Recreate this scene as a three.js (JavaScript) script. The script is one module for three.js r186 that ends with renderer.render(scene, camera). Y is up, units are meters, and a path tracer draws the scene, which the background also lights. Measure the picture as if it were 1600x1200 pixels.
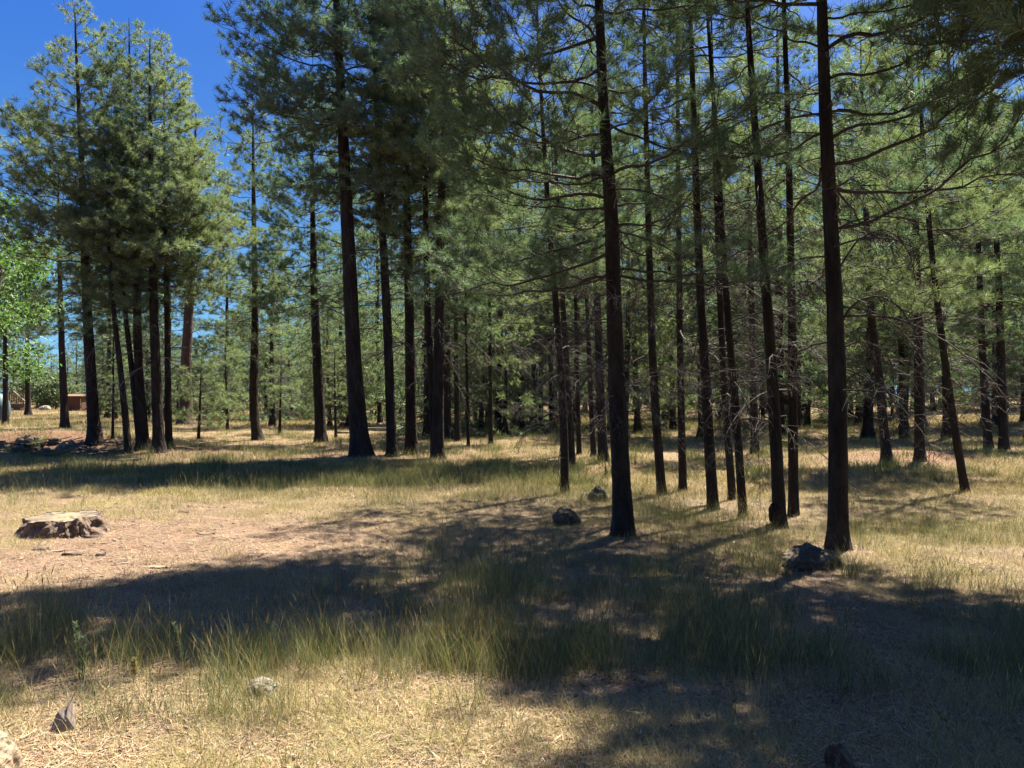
import * as THREE from 'three';
import { ConvexGeometry } from 'three/addons/geometries/ConvexGeometry.js';
import { mergeGeometries, mergeVertices } from 'three/addons/utils/BufferGeometryUtils.js';

// ------------------------------------------------------------------ camera, sky, sun, exposure
const scene = new THREE.Scene();
const EYE = 1.6, FOCAL = 1203, PITCH = Math.atan(18 / FOCAL);
const camera = new THREE.PerspectiveCamera(2 * Math.atan(600 / FOCAL) * 180 / Math.PI, 4 / 3, 0.05, 2000);
camera.position.set(0, EYE, 0);
camera.rotation.x = PITCH;

const SUN_AZ = 37 * Math.PI / 180, SUN_EL = 62 * Math.PI / 180;      // azimuth: to the right of the view direction
const sunDir = new THREE.Vector3(Math.sin(SUN_AZ) * Math.cos(SUN_EL), Math.sin(SUN_EL), -Math.cos(SUN_AZ) * Math.cos(SUN_EL));

{ // clear high-altitude sky: deep blue overhead, paler to the horizon, brighter round the sun
  const W = 512, H = 256, data = new Float32Array(W * H * 4);
  const zen = [0.0036, 0.0285, 0.138], hor = [0.072, 0.165, 0.225];
  for (let r = 0; r < H; r++) for (let c = 0; c < W; c++) {
    const el = ((r + 0.5) / H - 0.5) * Math.PI, az = ((c + 0.5) / W - 0.5) * 2 * Math.PI;
    const x = Math.cos(az) * Math.cos(el), y = Math.sin(el), z = Math.sin(az) * Math.cos(el);
    const k = Math.pow(1 - Math.max(0, y), 4.6);
    const mu = Math.max(0, x * sunDir.x + y * sunDir.y + z * sunDir.z);
    const glow = 1.05 * Math.pow(mu, 6) + 0.9 * Math.pow(mu, 40);
    const i = (r * W + c) * 4;
    for (let j = 0; j < 3; j++) {
      const base = zen[j] + (hor[j] - zen[j]) * k;
      data[i + j] = base * (1 + 0.25 * mu * mu) + glow * [0.62, 0.72, 0.82][j] * 0.165;
    }
    data[i + 3] = 1;
  }
  const sky = new THREE.DataTexture(data, W, H, THREE.RGBAFormat, THREE.FloatType);
  sky.mapping = THREE.EquirectangularReflectionMapping; sky.magFilter = sky.minFilter = THREE.LinearFilter; sky.needsUpdate = true;
  scene.background = sky; scene.environment = sky;
}
const sun = new THREE.DirectionalLight(new THREE.Color().setRGB(1, 0.92, 0.77), 5.0);
sun.position.copy(sunDir).multiplyScalar(80); sun.target.position.set(0, 0, -15); sun.position.add(sun.target.position);
sun.castShadow = true; sun.shadow.mapSize.set(4096, 4096); sun.shadow.radius = 1;
Object.assign(sun.shadow.camera, { left: -60, right: 60, top: 60, bottom: -60, near: 1, far: 250 });
scene.add(sun, sun.target);
const renderer = new THREE.WebGLRenderer({ antialias: true });
renderer.toneMapping = THREE.LinearToneMapping;
renderer.toneMappingExposure = 4.8;
renderer.shadowMap.enabled = true;

// ------------------------------------------------------------------ helpers
function rng(seed) { let s = seed | 0; return () => { s = (s + 0x6d2b79f5) | 0; let t = Math.imul(s ^ (s >>> 15), 1 | s); t = (t + Math.imul(t ^ (t >>> 7), 61 | t)) ^ t; return ((t ^ (t >>> 14)) >>> 0) / 4294967296; }; }
const hash = (x, y, z = 0) => { let h = Math.imul(x, 374761393) ^ Math.imul(y, 668265263) ^ Math.imul(z, 2147483647 - 1274126177); h = Math.imul(h ^ (h >>> 13), 1274126177); return ((h ^ (h >>> 16)) >>> 0) / 4294967296; };
const fade = (t) => t * t * (3 - 2 * t), mix = (a, b, t) => a + (b - a) * t, clamp = (x, a = 0, b = 1) => Math.min(b, Math.max(a, x));
const step = (a, b, x) => fade(clamp((x - a) / (b - a)));
function vn(x, y, px = 1 << 20, py = 1 << 20, s = 0) { // value noise, periodic
  const ix = Math.floor(x), iy = Math.floor(y), fx = fade(x - ix), fy = fade(y - iy), m = (a, p) => ((a % p) + p) % p;
  const a = m(ix, px), b = m(ix + 1, px), c = m(iy, py), d = m(iy + 1, py);
  return mix(mix(hash(a, c, s), hash(b, c, s), fx), mix(hash(a, d, s), hash(b, d, s), fx), fy);
}
function vn3(x, y, z, s = 0) {
  const iz = Math.floor(z), f = fade(z - iz);
  return mix(vn(x, y, 1 << 20, 1 << 20, s + iz * 57), vn(x, y, 1 << 20, 1 << 20, s + (iz + 1) * 57), f);
}
const fbm = (x, y, s = 0, o = 4) => { let v = 0, a = 0.5, n = 0; for (let i = 0; i < o; i++) { v += a * vn(x, y, 1 << 20, 1 << 20, s + i); n += a; x *= 2.03; y *= 2.03; a *= 0.5; } return v / n; };
const fbm3 = (x, y, z, s = 0, o = 4) => { let v = 0, a = 0.5, n = 0; for (let i = 0; i < o; i++) { v += a * vn3(x, y, z, s + i * 7); n += a; x *= 2.03; y *= 2.03; z *= 2.03; a *= 0.5; } return v / n; };
const V = (x, y, z) => new THREE.Vector3(x, y, z);

const taken = new Map();
function numbered(name) { const n = taken.get(name) ?? 0; taken.set(name, n + 1); return n ? name + '_' + String(n).padStart(3, '0') : name; }
function tag(o, label, category, group, kind) {
  if (label) o.userData.label = label; if (category) o.userData.category = category; if (group) o.userData.group = group; if (kind) o.userData.kind = kind; return o;
}
function part(name, geometry, material, parent) {
  const m = new THREE.Mesh(geometry, material); m.name = name; m.castShadow = m.receiveShadow = true; parent.add(m); return m;
}
function thing(name, position, turn = 0) { const g = new THREE.Group(); g.name = numbered(name); g.position.copy(position); g.rotation.y = turn; scene.add(g); return g; }
function single(name, geometry, material, position, turn = 0) { const m = part(numbered(name), geometry, material, scene); m.position.copy(position); m.rotation.y = turn; return m; }
function geo(pos, uv, col, index) {
  const g = new THREE.BufferGeometry();
  g.setAttribute('position', new THREE.BufferAttribute(new Float32Array(pos), 3));
  if (uv) g.setAttribute('uv', new THREE.BufferAttribute(new Float32Array(uv), 2));
  if (col) g.setAttribute('color', new THREE.BufferAttribute(new Float32Array(col), 3));
  if (index) g.setIndex(index);
  g.computeVertexNormals(); return g;
}
const rgb = (r, g, b) => new THREE.Color().setRGB(r, g, b);

// the lie of the land
function groundY(x, z) {
  const d = -z;
  let y = (fbm(x * 0.11 + 7, z * 0.11 + 3, 11, 3) - 0.5) * 0.34 * step(2, 14, Math.hypot(x, z)) + (fbm(x * 0.7, z * 0.7, 5, 3) - 0.5) * 0.07 + (fbm(x * 3.1, z * 3.1, 9, 2) - 0.5) * 0.035;
  const hump = (cx, cz, rx, rz, a) => a * Math.exp(-(((x - cx) / rx) ** 2) - ((z - cz) / rz) ** 2);
  y += hump(9.2, -18.5, 3.2, 1.6, 0.33) + hump(-13.4, -22.3, 3.4, 1.1, 0.66) + hump(6.4, -15, 2.4, 1.0, 0.12) + hump(-3.9, -20.2, 1.6, 1.2, 0.14) + hump(1.3, -9, 0.9, 0.8, 0.06) + hump(3.4, -8.1, 0.8, 0.7, 0.05);
  y += step(45, 110, d) * step(5, 45, x) * 1.3 + step(50, 120, d) * 0.25;
  return y;
}
const cosP = Math.cos(PITCH), sinP = Math.sin(PITCH);
function ray(px, py) { const x = px - 800, y = 600 - py, w = FOCAL * cosP - y * sinP; return [x / w, (FOCAL * sinP + y * cosP) / w]; }   // per metre of depth
function at(px, py, d) { const [rx, ry] = ray(px, py); return V(rx * d, EYE + ry * d, -d); }
function onGround(px, py) {
  const [rx, ry] = ray(px, py); let d = 2;
  while (d < 140 && EYE + ry * d > groundY(rx * d, -d)) d *= 1.004;
  return V(rx * d, groundY(rx * d, -d), -d);
}

// ------------------------------------------------------------------ textures and materials
function texture(n, f, srgb = true) {
  const data = new Uint8Array(n * n * 4);
  for (let j = 0; j < n; j++) for (let i = 0; i < n; i++) { const c = f(i / n, j / n), o = (j * n + i) * 4; for (let k = 0; k < 3; k++) data[o + k] = clamp(Array.isArray(c) ? c[k] : c) * 255; data[o + 3] = 255; }
  const t = new THREE.DataTexture(data, n, n); t.wrapS = t.wrapT = THREE.RepeatWrapping; t.magFilter = THREE.LinearFilter; t.minFilter = THREE.LinearMipmapLinearFilter; t.generateMipmaps = true;
  if (srgb) t.colorSpace = THREE.SRGBColorSpace; t.needsUpdate = true; return t;
}
const toS = (c) => (c <= 0.0031308 ? 12.92 * c : 1.055 * Math.pow(c, 1 / 2.4) - 0.055);
function barkHeight(u, v) { // furrows between long plates, tileable
  const wob = (vn(u * 6, v * 5, 6, 5, 3) - 0.5) * 0.8;
  const a = Math.abs(vn(u * 12 + wob, v * 5, 12, 5, 21) - 0.5) * 2, b = Math.abs(vn(u * 24 + wob, v * 14, 24, 14, 33) - 0.5) * 2;
  return clamp(0.15 + 0.75 * Math.pow(a, 0.6) * (0.6 + 0.4 * b) + 0.2 * vn(u * 60, v * 60, 60, 60, 4));
}
const barkColor = (base, alt) => texture(512, (u, v) => { const h = barkHeight(u, v), k = vn(u * 10, v * 8, 10, 8, 77) * 0.7 + vn(u * 70, v * 50, 70, 50, 15) * 0.3; return [0, 1, 2].map((c) => toS(mix(base[c], alt[c], k) * (0.3 + 1.15 * h))); });
const barkBump = texture(512, barkHeight, false);
const std = (o) => new THREE.MeshPhysicalMaterial({ roughness: 0.9, side: THREE.DoubleSide, ...o });
const M = {
  bark: std({ map: barkColor([0.0204, 0.0161, 0.0136], [0.0442, 0.0348, 0.0289]), bumpMap: barkBump, bumpScale: 0.035, specularIntensity: 0.3 }),
  barkOld: std({ map: barkColor([0.0432, 0.0216, 0.013], [0.072, 0.0403, 0.0259]), bumpMap: barkBump, bumpScale: 0.02 }),
  barkStump: std({ map: barkColor([0.0936, 0.0576, 0.0374], [0.18, 0.126, 0.09]), bumpMap: barkBump, bumpScale: 0.025 }),
  twig: std({ color: rgb(0.048, 0.037, 0.03) }),
  dead: std({ color: rgb(0.055, 0.045, 0.038) }),
  deadPale: std({ color: rgb(0.14, 0.122, 0.105) }),
  needle: [[0.110, 0.176, 0.056], [0.096, 0.164, 0.058], [0.138, 0.192, 0.055], [0.086, 0.152, 0.064]].map((c) => std({ color: rgb(...c), roughness: 1, transmission: 0.55, thickness: 0, clearcoat: 0.28, clearcoatRoughness: 0.42 })),
  leaf: std({ color: rgb(0.075, 0.16, 0.02), roughness: 1, transmission: 0.5, thickness: 0 }),
  shrub: std({ color: rgb(0.0648, 0.1008, 0.0252), roughness: 1, transmission: 0.4, thickness: 0 }),
  grass: std({ vertexColors: true, color: rgb(1, 1, 1), roughness: 1, transmission: 0.3, thickness: 0 }),
  litter: std({ vertexColors: true, color: rgb(1, 1, 1), roughness: 0.85 }),
  rock: std({ vertexColors: true, roughness: 1, specularIntensity: 0.2, bumpMap: texture(256, (u, v) => 0.5 * vn(u * 16, v * 16, 16, 16, 2) + 0.3 * vn(u * 40, v * 40, 40, 40, 5) + 0.2 * vn(u * 90, v * 90, 90, 90, 8), false), bumpScale: 0.012 }),
  wood: std({ vertexColors: true, roughness: 0.85 }),
};
{ // duff: crossing straw and needles over brown soil
  const N = 1024, data = new Uint8Array(N * N * 4), hgt = new Uint8Array(N * N * 4), r = rng(5), f = new Float32Array(N * N * 4);
  for (let j = 0; j < N; j++) for (let i = 0; i < N; i++) { const o = (j * N + i) * 4, k = 0.55 * vn(i / 64, j / 64, 16, 16, 1) + 0.45 * vn(i / 9, j / 9, 114, 114, 2), g = 0.62 + 0.4 * k; f[o] = g; f[o + 1] = g * 0.95; f[o + 2] = g * 0.9; f[o + 3] = 0.2 + 0.15 * k; }
  for (let s = 0; s < 15000; s++) {
    const x = r() * N, y = r() * N, a = r() * Math.PI, L = 10 + r() * 46, kind = r(), t = kind < 0.55 ? [1.15, 1.06, 0.88] : kind < 0.8 ? [0.9, 0.72, 0.55] : [0.5, 0.42, 0.36], w = 0.8 + r() * 0.5, hh = 0.35 + 0.6 * r(), bend = (r() - 0.5) * 0.02;
    for (let k = 0; k < L; k += 0.7) { const aa = a + bend * k; for (const q of w > 1.1 ? [0, 1] : [0]) { const i = ((Math.round(x + Math.cos(aa) * k - q * Math.sin(aa)) % N) + N) % N, j = ((Math.round(y + Math.sin(aa) * k + q * Math.cos(aa)) % N) + N) % N, o = (j * N + i) * 4; for (let c = 0; c < 3; c++) f[o + c] = t[c] * w * 0.9; f[o + 3] = hh; } }
  }
  for (let i = 0; i < N * N; i++) { for (let c = 0; c < 3; c++) { data[i * 4 + c] = clamp(toS(clamp(f[i * 4 + c] * 0.85))) * 255; hgt[i * 4 + c] = clamp(f[i * 4 + 3]) * 255; } data[i * 4 + 3] = hgt[i * 4 + 3] = 255; }
  const mk = (d, s) => { const t = new THREE.DataTexture(d, N, N); t.wrapS = t.wrapT = THREE.RepeatWrapping; t.magFilter = THREE.LinearFilter; t.minFilter = THREE.LinearMipmapLinearFilter; t.generateMipmaps = true; if (s) t.colorSpace = THREE.SRGBColorSpace; t.needsUpdate = true; return t; };
  M.ground = std({ map: mk(data, true), bumpMap: mk(hgt, false), bumpScale: 0.02, vertexColors: true, roughness: 0.95 });
}

// ------------------------------------------------------------------ where the ground is bare, grassy or green (world metres)
const spot = (x, z, cx, cz, rx, rz) => Math.exp(-(((x - cx) / rx) ** 2) - ((z - cz) / rz) ** 2);
function bare(x, z) {   // reddish needle duff
  const n = fbm(x * 0.9, z * 0.9, 41, 3) - 0.5;
  return clamp(1.25 * spot(x, z, -3.6, -8.4, 2.4, 2.0) + 0.9 * spot(x, z, 1.9, -4.35, 0.5, 0.35) + 0.8 * spot(x, z, 2.2, -17, 2.5, 1.6) + 0.8 * spot(x, z, 9.5, -19, 3.2, 2) + 0.9 * spot(x, z, -13, -22.5, 5, 2.2)
    + 0.7 * spot(x, z, -5.5, -20.5, 4, 1.6) + 0.6 * spot(x, z, 0.5, -5.6, 1.4, 0.5) + 0.6 * spot(x, z, 2.4, -6.3, 1.0, 0.6) + 0.5 * spot(x, z, -2.9, -3.6, 0.8, 0.3) + 1.1 * n);
}
function green(x, z) {  // fresh green tall grass
  const n = fbm(x * 0.8 + 9, z * 0.8, 51, 3) - 0.5, n2 = fbm(x * 2.6, z * 2.6, 61, 2) - 0.5;
  return clamp(0.85 * spot(x, z, -1.6, -4.75, 1.7, 0.35) + 0.9 * spot(x, z, 0.2, -4.55, 0.6, 0.4) + 0.7 * spot(x, z, -0.4, -6.4, 1.5, 1.0) + 1.0 * spot(x, z, -2.9, -15.2, 2.6, 1.3) + 0.9 * spot(x, z, 1.0, -12.6, 1.4, 1.5)
    + 0.8 * spot(x, z, 2.2, -10.2, 1.2, 0.9) + 0.7 * spot(x, z, 2.1, -7.1, 0.8, 0.3) + 0.8 * spot(x, z, 9, -42, 8, 8) + 0.6 * spot(x, z, 5.2, -9.2, 1.6, 0.8) + 0.9 * spot(x, z, 3.4, -4.9, 0.7, 0.5) + 0.7 * spot(x, z, 1.25, -4.6, 0.3, 0.3)
    + 0.35 * spot(x, z, -7, -13.5, 7, 1.8) + 0.2 * spot(x, z, -6, -17.5, 8, 2) + 1.3 * n * 0.8 + 1.7 * n2 - 0.8 * spot(x, z, -3.6, -8.4, 2.4, 2.0));
}

// ------------------------------------------------------------------ the ground
{
  const n = 420, ext = 420, cx = 0, cz = -7, pos = [], uv = [], col = [], idx = [];
  const warp = (t) => Math.sinh(t * 6.2) / Math.sinh(6.2) * ext;
  for (let j = 0; j <= n; j++) for (let i = 0; i <= n; i++) {
    const x = cx + warp(i / n * 2 - 1), z = cz + warp(j / n * 2 - 1);
    pos.push(x, groundY(x, z), z); uv.push(x / 1.7, z / 1.7);
    const b = bare(x, z), m = fbm(x * 0.33, z * 0.33, 91, 4), g = green(x, z);
    const duff = [0.23, 0.120, 0.070], straw = [0.264, 0.1929, 0.1117], gr = [0.1354, 0.1252, 0.0541];
    for (let c = 0; c < 3; c++) col.push(mix(mix(straw[c], gr[c], 0.6 * g), duff[c], clamp(b * 1.2)) * (0.75 + 0.45 * m));
  }
  for (let j = 0; j < n; j++) for (let i = 0; i < n; i++) { const a = j * (n + 1) + i; idx.push(a, a + n + 1, a + 1, a + 1, a + n + 1, a + n + 2); }
  const g = part('ground', geo(pos, uv, col, idx), M.ground, scene);
  tag(g, 'pale dry forest floor of straw, needle duff and low grass', 'ground', null, 'structure');
}

// ------------------------------------------------------------------ tubes, boughs, dead branches
function tube(pts, radii, sides, out, uvs) {
  const up = V(0, 1, 0), base = out.pos.length / 3, t = V(), a = V(), b = V();
  for (let i = 0; i < pts.length; i++) {
    t.subVectors(pts[Math.min(i + 1, pts.length - 1)], pts[Math.max(i - 1, 0)]).normalize();
    a.crossVectors(t, Math.abs(t.y) > 0.95 ? V(1, 0, 0) : up).normalize(); b.crossVectors(t, a);
    for (let s = 0; s < sides; s++) { const q = s / sides * Math.PI * 2, c = Math.cos(q) * radii[i], d = Math.sin(q) * radii[i]; out.pos.push(pts[i].x + a.x * c + b.x * d, pts[i].y + a.y * c + b.y * d, pts[i].z + a.z * c + b.z * d); }
  }
  for (let i = 0; i < pts.length - 1; i++) for (let s = 0; s < sides; s++) { const p = base + i * sides + s, q = base + i * sides + (s + 1) % sides; out.idx.push(p, q, p + sides, q, q + sides, p + sides); }
}
const fresh = () => ({ pos: [], idx: [] });
function tuft(out, p, ax, n, len, w, r) {
  const u = V(), v = V(), d = V(), s = V();
  u.crossVectors(ax, Math.abs(ax.y) > 0.9 ? V(1, 0, 0) : V(0, 1, 0)).normalize(); v.crossVectors(ax, u);
  for (let i = 0; i < n; i++) {
    const q = r() * 6.283, f = (0.25 + 1.15 * Math.pow(r(), 0.8)), L = len * (0.65 + 0.4 * r()), back = r() * 0.11;
    d.copy(ax).multiplyScalar(Math.cos(f)).addScaledVector(u, Math.sin(f) * Math.cos(q)).addScaledVector(v, Math.sin(f) * Math.sin(q)); d.y -= 0.08 * r(); d.normalize();
    s.set(r() - 0.5, r() - 0.5, r() - 0.5).cross(d).normalize().multiplyScalar(w * 0.5);
    const bx = p.x - ax.x * back, by = p.y - ax.y * back, bz = p.z - ax.z * back;
    out.push(bx + s.x, by + s.y, bz + s.z, bx - s.x, by - s.y, bz - s.z, bx + d.x * L, by + d.y * L, bz + d.z * L);
  }
}
function makeBough(L, seed, lod) {   // a limb along +x with side twigs and needle tufts
  const r = rng(seed), wood = fresh(), nd = [];
  const [nn, w, gap, len] = [[36, 0.0072, 0.19, 0.165], [24, 0.0135, 0.20, 0.175], [11, 0.028, 0.28, 0.22]][lod];
  const rise = (r() - 0.35) * 0.35, sway = (r() - 0.5) * 0.3, K = 9, main = [];
  for (let i = 0; i <= K; i++) { const t = i / K; main.push(V(L * t, L * (rise * t * t - 0.06 * Math.sin(t * 3.1)) + (r() - 0.5) * 0.045 * L, L * sway * t * t + (r() - 0.5) * 0.05 * L)); }
  const curve = new THREE.CatmullRomCurve3(main), r0 = 0.005 + 0.0075 * L;
  tube(curve.getPoints(lod ? 8 : 14), Array.from({ length: lod ? 9 : 15 }, (_, i) => mix(r0, 0.004, i / (lod ? 8 : 14))), lod ? 4 : 6, wood);
  const tips = [];
  const shoot = (p, d, l, rad, depth) => {
    const q = p.clone().addScaledVector(d, l * 0.55), e = p.clone().addScaledVector(d, l); e.y += l * 0.16; q.y += (r() - 0.5) * 0.05 * l;
    if (lod < 2 || depth === 0) tube([p, q, e], [rad, rad * 0.75, rad * 0.45], 3, wood);
    const dir = e.clone().sub(q).normalize(); tips.push([e, dir]);
    const k = Math.floor(l / gap); // short shoots on the outer part
    for (let i = 1; i <= k; i++) {
      const t = 0.35 + 0.6 * (i / (k + 1)) + (r() - 0.5) * 0.1, b = p.clone().lerp(e, t), sd = (i % 2 ? 1 : -1);
      const side = V(-d.z, 0, d.x).normalize().multiplyScalar(sd * (0.5 + 0.5 * r())).add(d.clone().multiplyScalar(0.6)).add(V(0, 0.15 + 0.5 * r(), 0)).normalize();
      if (depth < 1 && l > 0.45) shoot(b, side, l * (0.3 + 0.25 * r()), rad * 0.6, depth + 1);
      else { const bb = b.clone().addScaledVector(side, 0.06 + 0.06 * r()); tips.push([bb, side]); }
    }
  };
  const m = Math.max(4, Math.round(L / 0.17));
  for (let i = 0; i < m; i++) {
    const t = 0.2 + 0.8 * (i + r() * 0.6) / m; if (t > 0.99 || (t < 0.5 && r() < 0.3)) continue;
    const p = curve.getPoint(t), tan = curve.getTangent(t), sd = i % 2 ? 1 : -1, ang = 0.7 + 0.5 * r();
    const d = tan.clone().multiplyScalar(Math.cos(ang)).add(V(-tan.z, 0, tan.x).normalize().multiplyScalar(sd * Math.sin(ang))).add(V(0, (r() - 0.3) * 0.5, 0)).normalize();
    shoot(p, d, (0.16 + 0.42 * (1 - t)) * L * (0.6 + 0.5 * r()) + 0.1, 0.003 + 0.0018 * L, 0);
  }
  shoot(curve.getPoint(0.93), curve.getTangent(1), 0.16 * L, 0.005, 0);
  for (const [p, d] of tips) tuft(nd, p, d, nn, len, w, r);
  const W = geo(wood.pos, null, null, wood.idx), Nn = geo(nd);
  return { L, wood: W, needles: Nn };
}
const BOUGH = [[], [], []], SIZES = [0.7, 1.15, 1.7, 2.4];
for (let lod = 0; lod < 3; lod++) SIZES.forEach((L, i) => { const n = lod === 2 ? 2 : 4; for (let k = 0; k < n; k++) BOUGH[lod].push(makeBough(L, 100 + lod * 50 + i * 7 + k * 311, lod)); });
function pickBough(lod, L, r) { let bi = 0; SIZES.forEach((s, i) => { if (Math.abs(Math.log(L / s)) < Math.abs(Math.log(L / SIZES[bi]))) bi = i; }); const n = lod === 2 ? 2 : 4; return BOUGH[lod][bi * n + Math.floor(r() * n)]; }
const farBoughs = BOUGH[2].map((b) => { const g = mergeGeometries([b.wood.toNonIndexed(), b.needles], true); return { L: b.L, g }; });

function makeDead(L, seed, lod) {   // bare twiggy limb along +x, bowing down
  const r = rng(seed), w = fresh(), K = 7, main = [], arch = (r() - 0.2) * 0.35, fall = 0.15 + r() * 0.7;
  for (let i = 0; i <= K; i++) { const t = i / K; main.push(V(L * t * (1 - 0.25 * fall * t), L * (arch * t - fall * t * t), L * ((r() - 0.5) * 0.06 + 0.2 * t * t * Math.sin(seed)))); }
  const c = new THREE.CatmullRomCurve3(main), n = lod ? 7 : 12, r0 = 0.003 + 0.006 * L;
  tube(c.getPoints(n), Array.from({ length: n + 1 }, (_, i) => mix(r0, 0.002, i / n)), 5, w);
  const m = Math.round(L * (lod ? 8 : 14));
  for (let i = 0; i < m; i++) {
    const t = 0.2 + 0.8 * r(), p = c.getPoint(t), tan = c.getTangent(t), l = (0.1 + 0.45 * (1 - t)) * L * (0.4 + 0.7 * r()) + 0.06;
    const d = tan.clone().multiplyScalar(0.6).add(V((r() - 0.5) * 0.5, (r() - 0.65) * 1.1, (r() - 0.5) * 2)).normalize();
    const q = p.clone().addScaledVector(d, l * 0.5), e = p.clone().addScaledVector(d, l); q.y += 0.06 * l; e.y -= l * 0.22;
    tube([p, q, e], [0.003, 0.0023, 0.0014].map((x) => x * (lod ? 1.5 : 1)), 3, w);
    if (!lod || r() < 0.5) for (let k = 0; k < 3; k++) { const b = p.clone().lerp(e, 0.3 + 0.6 * r()), f = b.clone().add(V((r() - 0.5) * 0.2, -0.09 * r() - 0.01, (r() - 0.5) * 0.2)); tube([b, f], [0.0022, 0.0014], 3, w); }
  }
  return geo(w.pos, null, null, w.idx);
}
const DEAD = [0, 1].map((lod) => Array.from({ length: 10 }, (_, i) => ({ L: 0.5 + 0.13 * i, g: makeDead(0.5 + 0.13 * i, 900 + i * 13, lod) })));

// ------------------------------------------------------------------ pine trees
const trunkGeometry = (pts, r0, H, sides, dy, seed, flare = 0.8) => {
  const c = new THREE.CatmullRomCurve3(pts), len = c.getLength(), n = Math.max(6, Math.round(len / dy)), pos = [], uv = [], idx = [], around = Math.max(1, Math.round(r0 * 6.283 / 0.75));
  for (let i = 0; i <= n; i++) {
    const t = i / n, p = c.getPointAt(t), h = t * len;
    const rad = r0 * (Math.pow(1 - t, 0.78) * 0.96 + 0.04) * (1 + flare * Math.exp(-h / (r0 * 1.5))) * (1 + 0.05 * (vn(h * 0.8, seed, 1 << 20, 1 << 20, 8) - 0.5));
    for (let s = 0; s <= sides; s++) {
      const q = s / sides * 6.28318, sx = Math.cos(q), sz = Math.sin(q);
      const furrow = vn3(sx * 4.5, sz * 4.5, h * 2.2 + seed * 3, 7) + 0.6 * vn3(sx * 9, sz * 9, h * 6 + seed, 17) - 0.8;
      const lobes = flare > 0.95 ? 0.16 * Math.sin(q * 5 + seed) * Math.exp(-h / (r0 * 2)) : 0.05 * Math.sin(q * 4 + seed) * Math.exp(-h / (r0 * 2.4));
      const R = rad * (1 + 0.11 * furrow + lobes);
      pos.push(p.x + sx * R, p.y, p.z + sz * R); uv.push(s / sides * around, h / 1.6);
    }
  }
  for (let i = 0; i < n; i++) for (let s = 0; s < sides; s++) { const a = i * (sides + 1) + s; idx.push(a, a + sides + 1, a + 1, a + 1, a + sides + 1, a + sides + 2); }
  return { g: geo(pos, uv, null, idx), c, len, radius: (t) => r0 * (Math.pow(1 - t, 0.78) * 0.96 + 0.04) };
};
const UPV = V(0, 1, 0);
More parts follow.
